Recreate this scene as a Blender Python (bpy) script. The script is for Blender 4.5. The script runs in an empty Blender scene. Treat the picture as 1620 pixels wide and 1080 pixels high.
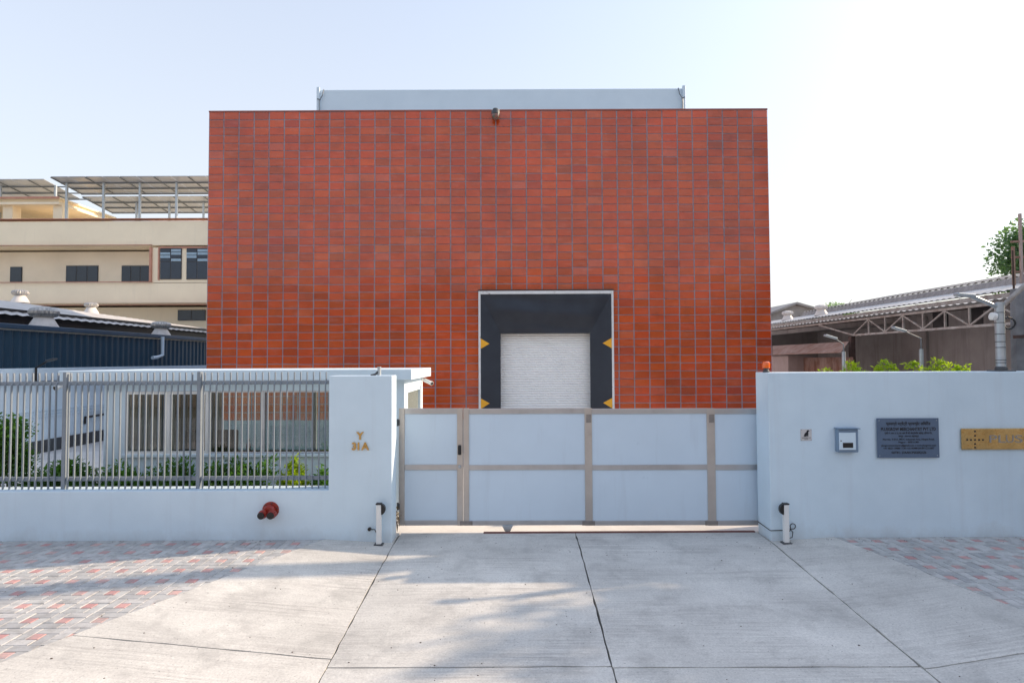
import bpy, bmesh, math, random
from mathutils import Vector, Matrix

random.seed(7)
R = math.radians
sc = bpy.context.scene
col = sc.collection

# ------------------------------------------------------------------ camera, sky, sun, exposure
FOC, CX, CY, HZ, ROLL = 940.0, 810.0, 540.0, 570.0, 0.0045
CAMZ = 2.4
cam_rot = Matrix.Rotation(math.pi/2 + math.atan((HZ-CY)/FOC), 3, 'X') @ Matrix.Rotation(-ROLL, 3, 'Z')
cd = bpy.data.cameras.new('camera')
cd.sensor_width = 36; cd.lens = 36*FOC/1620; cd.clip_end = 2000; cd.clip_start = 0.05
cam = bpy.data.objects.new('camera', cd); col.objects.link(cam)
cam.matrix_world = Matrix.Translation((0, 0, CAMZ)) @ cam_rot.to_4x4()
sc.camera = cam

SUN = Vector((3.75, 1.0, 1.85)).normalized()
SUN_EL = math.asin(SUN.z); SUN_AZ = math.atan2(SUN.x, SUN.y)
w = bpy.data.worlds.new('World'); sc.world = w; w.use_nodes = True
nt = w.node_tree; nt.nodes.clear()
sky = nt.nodes.new('ShaderNodeTexSky'); sky.sky_type = 'NISHITA'; sky.sun_disc = False
sky.sun_elevation = SUN_EL; sky.sun_rotation = SUN_AZ
sky.air_density = 1.0; sky.dust_density = 2.2; sky.ozone_density = 1.0; sky.altitude = 20
hazy = nt.nodes.new('ShaderNodeMix'); hazy.data_type = 'RGBA'
hazy.inputs['B'].default_value = (2.5, 2.3, 2.12, 1)
tcw = nt.nodes.new('ShaderNodeTexCoord'); sxyz = nt.nodes.new('ShaderNodeSeparateXYZ'); hr = nt.nodes.new('ShaderNodeMapRange')
hr.inputs[1].default_value = 0; hr.inputs[2].default_value = .95; hr.inputs[3].default_value = .92; hr.inputs[4].default_value = .28   # haze thins towards the zenith
nt.links.new(tcw.outputs['Generated'], sxyz.inputs[0]); nt.links.new(sxyz.outputs['Z'], hr.inputs[0]); nt.links.new(hr.outputs[0], hazy.inputs['Factor'])
tint = nt.nodes.new('ShaderNodeMix'); tint.data_type = 'RGBA'; tint.blend_type = 'MULTIPLY'; tint.inputs['Factor'].default_value = 1
tint.inputs['B'].default_value = (.89, .96, 1.03, 1)
bg = nt.nodes.new('ShaderNodeBackground'); bg.inputs['Strength'].default_value = 0.15
wo = nt.nodes.new('ShaderNodeOutputWorld')
nt.links.new(sky.outputs[0], hazy.inputs['A']); nt.links.new(hazy.outputs['Result'], tint.inputs['A']); nt.links.new(tint.outputs['Result'], bg.inputs[0])
nt.links.new(bg.outputs[0], wo.inputs[0])
sl = bpy.data.lights.new('sun', 'SUN'); sl.energy = 2.25; sl.angle = R(0.6); sl.color = (1, .79, .57)
so = bpy.data.objects.new('sun', sl); col.objects.link(so)
so.rotation_euler = SUN.to_track_quat('Z', 'Y').to_euler(); so.location = (30, 10, 25)
sc.view_settings.view_transform = 'Standard'; sc.view_settings.look = 'None'
sc.view_settings.exposure = 1.42; sc.view_settings.gamma = 1; sc.view_settings.use_curve_mapping = False

# ------------------------------------------------------------------ measuring the photograph
def ray(x, y):
    return cam_rot @ Vector(((x-CX)/FOC, -(y-CY)/FOC, -1))
def at(x, y, Y):                                   # point seen at pixel x,y at depth Y
    d = ray(x, y); t = Y/d.y
    return Vector((d.x*t, Y, CAMZ+d.z*t))
def atx(x, y, X):                                  # ... on the upright plane at X
    d = ray(x, y); t = X/d.x
    return Vector((X, d.y*t, CAMZ+d.z*t))
def atz(x, y, z=0):                                # ... on the level z
    d = ray(x, y); t = (z-CAMZ)/d.z
    return Vector((d.x*t, d.y*t, z))

# ------------------------------------------------------------------ materials
def lin(c):
    return tuple((v/12.92 if v <= .04045 else ((v+.055)/1.055)**2.4) for v in c)
MATS = {}
def pm(name, c1, c2=None, scale=4, stretch=(1, 1, 1), rough=.6, metal=0, bump=0, bscale=40, bstretch=None,
       spec=.5, attr=None, big=0.12, coat=0, rvar=.08, dirt=None, streak=None, specks=None, splash=None, grain=None):
    if name in MATS: return MATS[name]
    m = bpy.data.materials.new(name); m.use_nodes = True
    n = m.node_tree.nodes; L = m.node_tree.links; p = n['Principled BSDF']
    geo = n.new('ShaderNodeNewGeometry')
    def mapped(s):
        mp = n.new('ShaderNodeMapping'); mp.inputs['Scale'].default_value = s
        L.new(geo.outputs['Position'], mp.inputs['Vector']); return mp
    def noise(sc_, det, s=(1, 1, 1), rg=.6):
        t = n.new('ShaderNodeTexNoise'); t.inputs['Scale'].default_value = sc_
        t.inputs['Detail'].default_value = det; t.inputs['Roughness'].default_value = rg
        L.new(mapped(s).outputs[0], t.inputs['Vector']); return t
    def mix(f, a, b, mode='MIX'):
        x = n.new('ShaderNodeMix'); x.data_type = 'RGBA'; x.blend_type = mode
        for s, v in (('Factor', f), ('A', a), ('B', b)):
            if isinstance(v, (int, float)): x.inputs[s].default_value = v
            elif isinstance(v, tuple): x.inputs[s].default_value = (*v[:3], 1)
            else: L.new(v, x.inputs[s])
        return x.outputs['Result']
    def ramp(src, a, b):
        r = n.new('ShaderNodeMapRange'); r.inputs[1].default_value = a; r.inputs[2].default_value = b
        L.new(src, r.inputs[0]); return r.outputs[0]
    t1 = noise(scale, 7, stretch)
    if attr:
        a = n.new('ShaderNodeAttribute'); a.attribute_name = attr
        base = a.outputs['Color']
        if c2: base = mix(ramp(t1.outputs['Fac'], .45, .75), base, c2)
    else:
        base = mix(ramp(t1.outputs['Fac'], .35, .65), c1, c2 if c2 else tuple(v*.88 for v in c1))
    if big:
        t2 = noise(.55, 4)
        g = n.new('ShaderNodeMapRange'); g.inputs[1].default_value = .3; g.inputs[2].default_value = .7
        g.inputs[3].default_value = 1-big; g.inputs[4].default_value = 1+big*.4
        L.new(t2.outputs['Fac'], g.inputs[0])
        base = mix(1.0, base, g.outputs[0], 'MULTIPLY')
    if streak:                                     # (colour, scale, stretch, lo, hi, strength)
        t3 = noise(streak[1], 8, streak[2], .65)
        f = n.new('ShaderNodeMath'); f.operation = 'MULTIPLY'; f.inputs[1].default_value = streak[5]
        L.new(ramp(t3.outputs['Fac'], streak[3], streak[4]), f.inputs[0]); ff = f.outputs[0]
        if len(streak) > 6:
            tp = noise(streak[6], 5, (1, 1.6, 1), .65); f2 = n.new('ShaderNodeMath'); f2.operation = 'MULTIPLY'
            L.new(ff, f2.inputs[0]); L.new(ramp(tp.outputs['Fac'], .40, .66), f2.inputs[1]); ff = f2.outputs[0]
        base = mix(ff, base, streak[0])
    if grain:
        tg = noise(grain[0], 3, (1, 1, 1), .7); g2 = n.new('ShaderNodeMapRange'); g2.inputs[1].default_value = .3; g2.inputs[2].default_value = .7
        g2.inputs[3].default_value = 1-grain[1]; g2.inputs[4].default_value = 1+grain[1]
        L.new(tg.outputs['Fac'], g2.inputs[0]); base = mix(1.0, base, g2.outputs[0], 'MULTIPLY')
    if dirt:                                       # (colour, scale, lo, hi, strength)
        t4 = noise(dirt[1], 9, (1, 1, 1), .7)
        f = n.new('ShaderNodeMath'); f.operation = 'MULTIPLY'; f.inputs[1].default_value = dirt[4]
        L.new(ramp(t4.outputs['Fac'], dirt[2], dirt[3]), f.inputs[0])
        base = mix(f.outputs[0], base, dirt[0])
    if specks:
        t5 = noise(specks[1], 4, specks[2], .6)
        f = n.new('ShaderNodeMath'); f.operation = 'MULTIPLY'; f.inputs[1].default_value = specks[5]
        L.new(ramp(t5.outputs['Fac'], specks[3], specks[4]), f.inputs[0])
        base = mix(f.outputs[0], base, specks[0])
    if splash:
        sx = n.new('ShaderNodeSeparateXYZ'); L.new(geo.outputs['Position'], sx.inputs[0])
        ts = noise(3.0, 8, (1, 1, .6), .7)
        m1 = n.new('ShaderNodeMath'); m1.operation = 'MULTIPLY_ADD'; m1.inputs[1].default_value = .55; L.new(ts.outputs['Fac'], m1.inputs[0])
        zn = n.new('ShaderNodeMath'); zn.operation = 'MULTIPLY'; zn.inputs[1].default_value = -1; L.new(sx.outputs['Z'], zn.inputs[0]); L.new(zn.outputs[0], m1.inputs[2])
        f = n.new('ShaderNodeMath'); f.operation = 'MULTIPLY'; f.inputs[1].default_value = .42
        L.new(ramp(m1.outputs[0], .12, .42), f.inputs[0]); base = mix(f.outputs[0], base, splash)
    L.new(base, p.inputs['Base Color'])
    rr = n.new('ShaderNodeMapRange'); rr.inputs[3].default_value = max(0.02, rough-rvar); rr.inputs[4].default_value = min(1, rough+rvar)
    L.new(t1.outputs['Fac'], rr.inputs[0]); L.new(rr.outputs[0], p.inputs['Roughness'])
    p.inputs['Metallic'].default_value = metal
    p.inputs['Specular IOR Level'].default_value = spec
    p.inputs['Coat Weight'].default_value = coat; p.inputs['Coat Roughness'].default_value = .15
    if bump:
        tb = noise(bscale, 5, bstretch or (1, 1, 1))
        b = n.new('ShaderNodeBump'); b.inputs['Strength'].default_value = 1; b.inputs['Distance'].default_value = bump
        L.new(tb.outputs['Fac'], b.inputs['Height']); L.new(b.outputs[0], p.inputs['Normal'])
    MATS[name] = m
    return m

def leafmat(name, c1, c2, trans=.45):
    m = bpy.data.materials.new(name); m.use_nodes = True
    n = m.node_tree.nodes; L = m.node_tree.links
    p = n['Principled BSDF']; out = n['Material Output']
    a = n.new('ShaderNodeAttribute'); a.attribute_name = 'tone'
    x = n.new('ShaderNodeMix'); x.data_type = 'RGBA'
    x.inputs['A'].default_value = (*c1, 1); x.inputs['B'].default_value = (*c2, 1)
    L.new(a.outputs['Fac'], x.inputs['Factor'])
    L.new(x.outputs['Result'], p.inputs['Base Color']); p.inputs['Roughness'].default_value = .45
    t = n.new('ShaderNodeBsdfTranslucent')
    h = n.new('ShaderNodeMix'); h.data_type = 'RGBA'; h.blend_type = 'MULTIPLY'; h.inputs['Factor'].default_value = 1
    L.new(x.outputs['Result'], h.inputs['A']); h.inputs['B'].default_value = (1.5, 1.6, .7, 1)
    L.new(h.outputs['Result'], t.inputs['Color'])
    ms = n.new('ShaderNodeMixShader'); ms.inputs[0].default_value = trans
    L.new(p.outputs[0], ms.inputs[1]); L.new(t.outputs[0], ms.inputs[2]); L.new(ms.outputs[0], out.inputs['Surface'])
    return m

def glassmat(name, tint, refl=.06, rough=.02):
    m = bpy.data.materials.new(name); m.use_nodes = True
    n = m.node_tree.nodes; L = m.node_tree.links; n.remove(n['Principled BSDF']); out = n['Material Output']
    t = n.new('ShaderNodeBsdfTransparent'); t.inputs[0].default_value = (*tint, 1)
    g = n.new('ShaderNodeBsdfGlossy'); g.inputs['Roughness'].default_value = rough
    fr = n.new('ShaderNodeFresnel'); fr.inputs[0].default_value = 1.5
    ad = n.new('ShaderNodeMath'); ad.operation = 'ADD'; ad.inputs[1].default_value = refl; ad.use_clamp = True
    L.new(fr.outputs[0], ad.inputs[0])
    ms = n.new('ShaderNodeMixShader'); L.new(ad.outputs[0], ms.inputs[0])
    L.new(t.outputs[0], ms.inputs[1]); L.new(g.outputs[0], ms.inputs[2]); L.new(ms.outputs[0], out.inputs['Surface'])
    return m

M = {}
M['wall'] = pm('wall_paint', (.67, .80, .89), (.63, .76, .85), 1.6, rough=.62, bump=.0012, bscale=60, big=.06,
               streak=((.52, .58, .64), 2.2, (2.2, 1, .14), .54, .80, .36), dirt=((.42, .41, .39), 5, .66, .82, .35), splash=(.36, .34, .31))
M['white'] = pm('white_paint', (.80, .80, .78), (.74, .74, .73), 3, rough=.5, bump=.0006, bscale=50, big=.05,
                streak=((.55, .54, .52), 3, (3, 3, .3), .6, .85, .25))
M['tile'] = pm('clay_tile', (.4, .1, .05), None, 5, rough=.17, attr='tone', bump=.0007, bscale=14, bstretch=(.5, 1, 2),
               big=.24, spec=.72, rvar=.06, streak=((.60, .24, .19), 4.2, (.42, 1, 3.2), .53, .78, .45),
               dirt=((.20, .030, .010), 2.6, .50, .78, .50))
M['grout'] = pm('grout', (.36, .33, .39), (.30, .275, .33), 6, rough=.8, bump=.002, bscale=50)
M['conc'] = pm('concrete_slab', (.66, .64, .595), (.56, .545, .51), 1.2, rough=.72, bump=.004, bscale=9,
               bstretch=(.35, 3.2, 1), big=.16,
               grain=(55, .14), streak=((.30, .28, .265), 6.0, (.20, 6.5, 1), .44, .68, .85, .9), dirt=((.29, .28, .265), 2.0, .50, .72, .62), specks=((.12, .115, .11), 48, (.8, 1.1, 1), .64, .70, .7))
M['yard'] = pm('yard_concrete', (.72, .70, .66), (.62, .60, .57), 1.4, rough=.8, bump=.003, bscale=20,
               streak=((.40, .38, .36), 2, (1, 1, 1), .62, .8, .4))
M['plinth'] = pm('grey_plinth', (.34, .37, .40), (.30, .33, .36), 1.4, rough=.7, bump=.001, streak=((.2, .2, .2), 2, (2, 1, .2), .6, .8, .4))
M['joint'] = pm('joint_sand', (.10, .095, .09), (.06, .06, .06), 12, rough=.9)
M['paver'] = pm('paver', (.4, .4, .4), (.30, .29, .28), 9, rough=.78, attr='tone', bump=.003, bscale=60, big=.14,
                dirt=((.20, .19, .18), 7, .6, .8, .4))
M['road'] = pm('road_concrete', (.36, .35, .34), (.30, .29, .28), 2, rough=.85, bump=.004, bscale=60)
M['soil'] = pm('soil', (.10, .075, .05), (.06, .045, .03), 8, rough=.95, bump=.02, bscale=20)
M['earth'] = pm('earth', (.24, .21, .17), (.19, .18, .13), .5, rough=.95, bump=.01, bscale=6)
M['steel'] = pm('brushed_steel', (.60, .565, .53), (.53, .49, .46), 3, (1, 1, 1), rough=.40, metal=.75, bump=.0004, bscale=120, bstretch=(.2, 1, 2),
                streak=((.38, .33, .30), 4, (1, 1, 1), .58, .78, .45))
M['steelsky'] = pm('brushed_steel_sky_tint', (.56, .56, .57), (.49, .485, .49), 3, rough=.38, metal=.75, bump=.0004, bscale=120, bstretch=(.1, 1, 3), streak=((.36, .33, .31), 3, (1, 1, 1), .58, .78, .4))  # same steel as the stiles, greyed to paint in the sky's reflection
M['panel'] = pm('gate_sheet', (.63, .75, .86), (.61, .73, .84), 1.3, rough=.30, big=.06, bump=.004, bscale=1.1, streak=((.44, .50, .57), 2.5, (2, 1, .2), .56, .8, .3))
M['fence'] = pm('fence_grey', (.25, .29, .335), (.22, .26, .30), 6, rough=.45, metal=.15, big=.06)
M['navy'] = pm('navy_fabric', (.020, .028, .044), (.016, .022, .036), 3, rough=.55, bump=.002, bscale=7)
M['alu'] = pm('aluminium', (.66, .67, .69), (.58, .59, .61), 8, rough=.42, metal=.35)
M['shutter'] = pm('shutter_paint', (.86, .87, .88), (.82, .83, .84), 2, rough=.42, big=.06)
M['yellow'] = pm('yellow_marker', (.85, .42, .02), (.80, .38, .02), 6, rough=.5)
M['sheet'] = pm('pale_sheet', (.62, .73, .82), (.59, .70, .79), 1.5, rough=.5, big=.04)
M['galv2'] = pm('letter_steel', (.34, .34, .36), None, 5, rough=.3, metal=.5)
M['dockwhite'] = pm('dock_white', (.72, .73, .74), (.66, .67, .68), 6, rough=.45, dirt=((.16, .06, .04), 5.5, .60, .68, .8))
M['steelgrey2'] = pm('weld_plate', (.34, .31, .29), (.26, .24, .23), 9, rough=.5, metal=.6)
M['black'] = pm('black_plastic', (.015, .015, .017), (.012, .012, .013), 8, rough=.4)
M['dgrey'] = pm('dark_grey', (.07, .075, .08), (.055, .06, .065), 8, rough=.5)
M['galv'] = pm('galvanised', (.48, .52, .55), (.40, .44, .47), 9, rough=.42, metal=.5, bump=.0005)
M['brass'] = pm('brass', (.52, .39, .19), (.38, .28, .13), 3, (.8, 1, .6), rough=.17, metal=1, bump=.02, bscale=2.6, rvar=.08)
M['gold'] = pm('gold_letter', (.70, .42, .12), (.58, .34, .10), 9, rough=.38, metal=.5)
M['signsteel'] = pm('sign_steel', (.12, .18, .28), (.10, .155, .25), 3, rough=.35, metal=.3)
M['ink'] = pm('sign_ink', (.012, .014, .022), None, 9, rough=.5)
M['mgrey'] = pm('meter_grey', (.20, .29, .40), (.18, .26, .37), 4, rough=.45)
M['redpipe'] = pm('red_enamel', (.33, .03, .018), (.24, .022, .014), 12, rough=.3, bump=.001, bscale=40)
M['orange'] = pm('orange_lens', (.95, .16, .01), (.85, .13, .01), 6, rough=.2, coat=.5)
M['cream'] = pm('cream_paint', (.92, .80, .60), (.88, .76, .57), .8, rough=.75, big=.04, streak=((.55, .48, .39), 1.1, (2.5, 1, .15), .58, .82, .3))
M['creamin'] = pm('cream_inner', (.86, .75, .60), (.83, .72, .57), .8, rough=.75, big=.08)
M['pink'] = pm('pink_trim', (.56, .28, .20), (.46, .22, .16), 2, rough=.75)
M['bluesheet'] = pm('blue_sheet', (.020, .062, .10), (.017, .054, .09), 1.5, rough=.42, metal=.1, big=.10)
M['whiteroof'] = pm('white_roof', (.62, .60, .58), (.52, .50, .48), 1.2, rough=.5, metal=.1, streak=((.35, .33, .31), 2, (1, 1, 1), .6, .8, .4))
M['vent'] = pm('vent_metal', (.50, .48, .45), (.36, .34, .32), 5, rough=.38, metal=.55)
M['ventwhite'] = pm('vent_white', (.70, .66, .62), (.60, .56, .52), 5, rough=.5)
M['winblue'] = pm('window_glass_dark', (.022, .035, .06), (.018, .03, .05), 2, rough=.08)
M['winlight'] = pm('window_louvre', (.30, .42, .52), (.26, .37, .47), 4, rough=.2)
M['winframe'] = pm('window_frame_dark', (.05, .055, .065), None, 4, rough=.5)
M['solarback'] = pm('solar_backsheet', (.36, .39, .44), (.31, .34, .39), .9, rough=.35, big=.1)
M['solarcell'] = pm('solar_cells', (.02, .03, .07), None, 4, rough=.1)
M['steelgrey'] = pm('painted_steel', (.20, .22, .24), (.17, .19, .21), 6, rough=.5, metal=.2)
M['oldsheet'] = pm('weathered_sheet', (.34, .32, .31), (.26, .245, .24), 1.2, (1, 1, 1), rough=.75, streak=((.14, .12, .11), 2.5, (3, 3, .25), .55, .78, .6))
M['oldwall'] = pm('stained_plaster', (.38, .35, .33), (.30, .275, .26), .8, rough=.85, bump=.003, streak=((.12, .10, .09), 1.2, (2, 2, .18), .52, .78, .6),
                  dirt=((.36, .24, .18), 1.5, .66, .8, .4))
M['rust'] = pm('rusty_sheet', (.38, .26, .21), (.24, .12, .08), 1.8, rough=.85, streak=((.10, .045, .03), 2.2, (1.5, 1.5, .6), .54, .74, .8))
M['whitetruss'] = pm('dirty_white_steel', (.44, .42, .39), (.27, .22, .19), 4, rough=.6)
M['darkrust'] = pm('dark_rust', (.09, .05, .04), (.05, .03, .025), 5, rough=.8)
M['pinkwall'] = pm('salmon_plaster', (.42, .33, .30), (.36, .28, .25), 1.5, rough=.85, streak=((.2, .15, .13), 1.5, (2, 2, .2), .55, .8, .5))
M['concpole'] = pm('rough_concrete', (.24, .24, .25), (.13, .13, .14), 3, rough=.9, bump=.006, bscale=14, dirt=((.42, .40, .40), 4, .6, .75, .6))
M['inwall'] = pm('room_wall', (.50, .48, .44), None, 2, rough=.8)
M['maroon'] = pm('maroon_fabric', (.07, .018, .02), (.05, .014, .016), 8, rough=.8)
M['wood'] = pm('desk_wood', (.20, .12, .07), (.15, .09, .05), 4, (.4, 3, 3), rough=.5)
M['frost'] = pm('frosted_glass', (.20, .22, .205), (.12, .14, .13), 22, rough=.5, big=.1)
M['bark'] = pm('bark', (.11, .085, .065), (.06, .045, .035), 6, (3, 3, .6), rough=.9, bump=.01, bscale=16)
M['plaque'] = pm('plaque_white', (.62, .60, .60), (.56, .54, .54), 20, rough=.4)
M['redrail'] = pm('rail_rust', (.20, .085, .07), (.15, .06, .05), 8, rough=.7)
M['glass'] = glassmat('window_glass', (.86, .93, .92), .05)
M['hedge'] = leafmat('hedge_leaf', (.03, .10, .02), (.11, .25, .04))
M['shrub'] = leafmat('shrub_leaf', (.16, .27, .015), (.42, .50, .04), .55)
M['treeleaf'] = leafmat('tree_leaf', (.075, .14, .095), (.16, .26, .12), .55)
M['dry'] = leafmat('dry_leaf', (.20, .11, .05), (.28, .17, .08), .3)
M['curt'] = pm('curtain', (.27, .20, .145), (.035, .026, .025), 2.4, (3, 1, .10), rough=.9)

# ------------------------------------------------------------------ mesh helpers
WORLD = {}
class MB:
    def __init__(s): s.v = []; s.f = []; s.c = []
    def add(s, vs, fs, tone=None):
        b = len(s.v); s.v += [tuple(v) for v in vs]; s.f += [tuple(i+b for i in f) for f in fs]
        if tone is not None: s.c += [tone]*len(vs)
        return s
    def box(s, x0, x1, y0, y1, z0, z1, tone=None):
        if x0 > x1: x0, x1 = x1, x0
        if y0 > y1: y0, y1 = y1, y0
        if z0 > z1: z0, z1 = z1, z0
        vs = [(x, y, z) for z in (z0, z1) for y in (y0, y1) for x in (x0, x1)]
        return s.add(vs, [(0, 2, 3, 1), (4, 5, 7, 6), (0, 1, 5, 4), (1, 3, 7, 5), (3, 2, 6, 7), (2, 0, 4, 6)], tone)
    def bar(s, p, q, wx, wz, up=(0, 0, 1)):          # square bar from p to q
        p = Vector(p); q = Vector(q); d = (q-p).normalized(); up = Vector(up)
        if abs(d.dot(up)) > .98: up = Vector((0, 1, 0))
        a = d.cross(up).normalized()*wx/2; b = a.cross(d).normalized()*wz/2
        vs = [e+i*a+j*b for e in (p, q) for i, j in ((-1, -1), (1, -1), (1, 1), (-1, 1))]
        return s.add(vs, [(3, 2, 1, 0), (4, 5, 6, 7)]+[(i, (i+1) % 4, 4+(i+1) % 4, 4+i) for i in range(4)])
    def tube(s, pts, r, n=10, cap=True):
        pts = [Vector(p) for p in pts]; rr = r if isinstance(r, (list, tuple)) else [r]*len(pts)
        b = len(s.v); a0 = None
        for i, p in enumerate(pts):
            d = (pts[min(i+1, len(pts)-1)]-pts[max(i-1, 0)]).normalized()
            if a0 is None: a0 = d.orthogonal().normalized()
            a0 = (a0-d*a0.dot(d)).normalized(); c = d.cross(a0)
            for k in range(n):
                t = 2*math.pi*k/n; s.v.append(tuple(p+rr[i]*(math.cos(t)*a0+math.sin(t)*c)))
        for i in range(len(pts)-1):
            for k in range(n):
                s.f.append((b+i*n+k, b+i*n+(k+1) % n, b+(i+1)*n+(k+1) % n, b+(i+1)*n+k))
        if cap:
            s.f.append(tuple(b+k for k in reversed(range(n)))); s.f.append(tuple(b+(len(pts)-1)*n+k for k in range(n)))
        return s
    def lathe(s, prof, origin, axis=(0, 0, 1), n=20, fin=0):  # prof: (radius, height)
        ax = Vector(axis).normalized(); a = ax.orthogonal().normalized(); c = ax.cross(a); o = Vector(origin); b = len(s.v)
        for r, h in prof:
            for k in range(n):
                t = 2*math.pi*k/n; q = r*(1-(fin if k % 2 else 0))
                s.v.append(tuple(o+ax*h+q*(math.cos(t)*a+math.sin(t)*c)))
        for i in range(len(prof)-1):
            for k in range(n):
                s.f.append((b+i*n+k, b+i*n+(k+1) % n, b+(i+1)*n+(k+1) % n, b+(i+1)*n+k))
        s.f.append(tuple(b+k for k in reversed(range(n)))); s.f.append(tuple(b+(len(prof)-1)*n+k for k in range(n)))
        return s
    def prism(s, pts, d):                            # polygon pts (3-D) pushed along d
        d = Vector(d); n = len(pts); vs = [Vector(p) for p in pts]; vs += [v+d for v in vs]
        return s.add(vs, [tuple(range(n)), tuple(reversed(range(n, 2*n)))]+[(i, n+i, n+(i+1) % n, (i+1) % n) for i in range(n)])
    def corr(s, p, along, up, pitch, amp, normal, th=.004):  # corrugated sheet from corner p
        p = Vector(p); along = Vector(along); up = Vector(up); nrm = Vector(normal).normalized()
        L_ = along.length; n = max(4, int(L_/pitch*4)); d = along/n; b = len(s.v)
        for i in range(n+1):
            o = nrm*(amp*(0, 1, 1, 0)[i % 4]); s.v.append(tuple(p+d*i+o)); s.v.append(tuple(p+d*i+o+up))
        for i in range(n): s.f.append((b+2*i, b+2*i+2, b+2*i+3, b+2*i+1))
        return s
    def build(s, name, mat, parent=None, smooth=False, bevel=0, base=None, seg=1):
        org = Vector((0, 0, 0))
        if parent is not None: org = WORLD[parent]
        elif base is not None: org = Vector(base)
        me = bpy.data.meshes.new(name)
        me.from_pydata([(v[0]-org.x, v[1]-org.y, v[2]-org.z) for v in s.v], [], s.f)
        if s.c and len(s.c) == len(s.v):
            ca = me.color_attributes.new('tone', 'FLOAT_COLOR', 'POINT')
            flat = []
            for t in s.c: flat += [t, t, t, 1] if isinstance(t, (int, float)) else [*t, 1]
            ca.data.foreach_set('color', flat)
        if not s.c:
            bm = bmesh.new(); bm.from_mesh(me); bmesh.ops.recalc_face_normals(bm, faces=bm.faces)
            if bevel:
                bmesh.ops.bevel(bm, geom=[e for e in bm.edges if e.calc_face_angle(0) > .6], offset=bevel, segments=seg, affect='EDGES', profile=.5)
            bm.to_mesh(me); bm.free()
        if smooth:
            me.polygons.foreach_set('use_smooth', [True]*len(me.polygons))
            try: me.set_sharp_from_angle(angle=R(40))
            except Exception: pass
        me.materials.append(mat)
        o = bpy.data.objects.new(name, me); col.objects.link(o)
        if parent is not None: o.parent = parent
        else: o.location = org
        WORLD[o] = org
        return o
def tag(o, label=None, cat=None, group=None, kind=None):
    for k, v in (('label', label), ('category', cat), ('group', group), ('kind', kind)):
        if v: o[k] = v
    return o
def thing(name, label, cat, loc, group=None):
    o = bpy.data.objects.new(name, None); col.objects.link(o); o.location = loc; o.empty_display_size = .2
    WORLD[o] = Vector(loc); return tag(o, label, cat, group)
def box(name, mat, parent, a, b, bevel=0, **k):
    return MB().box(a[0], b[0], a[1], b[1], a[2], b[2]).build(name, mat, parent, bevel=bevel, **k)

def chamfer(x0, x1, z0, z1, t, c, y0=0, tilt=(0, 0)):   # tile standing in the XZ plane, face towards -Y
    cx, cz = (x0+x1)/2, (z0+z1)/2
    def y(x, z, d): return y0-d+(x-cx)*tilt[0]+(z-cz)*tilt[1]
    vs = []
    for (i, d) in ((0, 0), (0, t-c), (c, t)):
        for x, z in ((x0+i, z0+i), (x1-i, z0+i), (x1-i, z1-i), (x0+i, z1-i)): vs.append((x, y(x, z, d), z))
    fs = [(8, 9, 10, 11)]
    for k in (0, 4):
        for i in range(4): fs.append((k+i, k+(i+1) % 4, k+4+(i+1) % 4, k+4+i))
    return vs, fs

def leaves(mb, n, centre, rad, size, clumps=14, shape=2.6, hollow=.0, tone=(0, 1), droop=0, spread=.42):
    cs = []
    for _ in range(clumps):
        while True:
            p = Vector((random.uniform(-1, 1), random.uniform(-1, 1), random.uniform(-1, 1)))
            if hollow <= p.length <= 1: break
        cs.append((p, random.uniform(.6, 1.2), random.random()))
    for _ in range(n):
        c, k, t0 = random.choice(cs)
        q = Vector((random.gauss(0, 1), random.gauss(0, 1), random.gauss(0, 1)))*spread*k*.62
        if q.length > spread*1.15: q *= spread*1.15/q.length
        p = c*(1-spread*.6)+q
        p = Vector((p.x*rad[0], p.y*rad[1], p.z*rad[2]))+Vector(centre)
        l = size*random.uniform(.6, 1.25); wd = l/shape
        d = Vector((random.uniform(-1, 1), random.uniform(-1, 1), random.uniform(-.5-droop, .9-droop))).normalized()
        s_ = d.cross(Vector((random.uniform(-1, 1), random.uniform(-1, 1), random.uniform(-1, 1)))).normalized()
        nn = d.cross(s_)
        t = tone[0]+(tone[1]-tone[0])*min(1, max(0, .6*t0+.4*random.random()))
        mb.add([p, p+d*l*.5+s_*wd*.5+nn*wd*.18, p+d*l, p+d*l*.5-s_*wd*.5+nn*wd*.18], [(0, 1, 2), (0, 2, 3)], t)

def text_mesh(body, size, depth, spacing=1.0, align='CENTER', bold=0):
    cu = bpy.data.curves.new('txt', 'FONT'); cu.body = body; cu.size = size; cu.extrude = depth/2
    cu.align_x = align; cu.align_y = 'CENTER'; cu.space_character = spacing; cu.offset = bold; cu.resolution_u = 3
    o = bpy.data.objects.new('txt', cu); col.objects.link(o)
    me = bpy.data.meshes.new_from_object(o.evaluated_get(bpy.context.evaluated_depsgraph_get()))
    bpy.data.objects.remove(o); bpy.data.curves.remove(cu)
    vs = [(v.co.x, -v.co.z, v.co.y) for v in me.vertices]; fs = [tuple(p.vertices) for p in me.polygons]
    bpy.data.meshes.remove(me); return vs, fs
def lettering(name, body, size, depth, pos, mat, parent, spacing=1.0, align='CENTER', width=None, bold=0):
    vs, fs = text_mesh(body, size, depth, spacing, align, bold)
    if width and vs:
        wv = max(v[0] for v in vs)-min(v[0] for v in vs); k = width/wv; vs = [(v[0]*k, v[1], v[2]) for v in vs]
    p = Vector(pos); mb = MB(); mb.add([Vector(v)+p for v in vs], fs)
    return mb.build(name, mat, parent)

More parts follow.
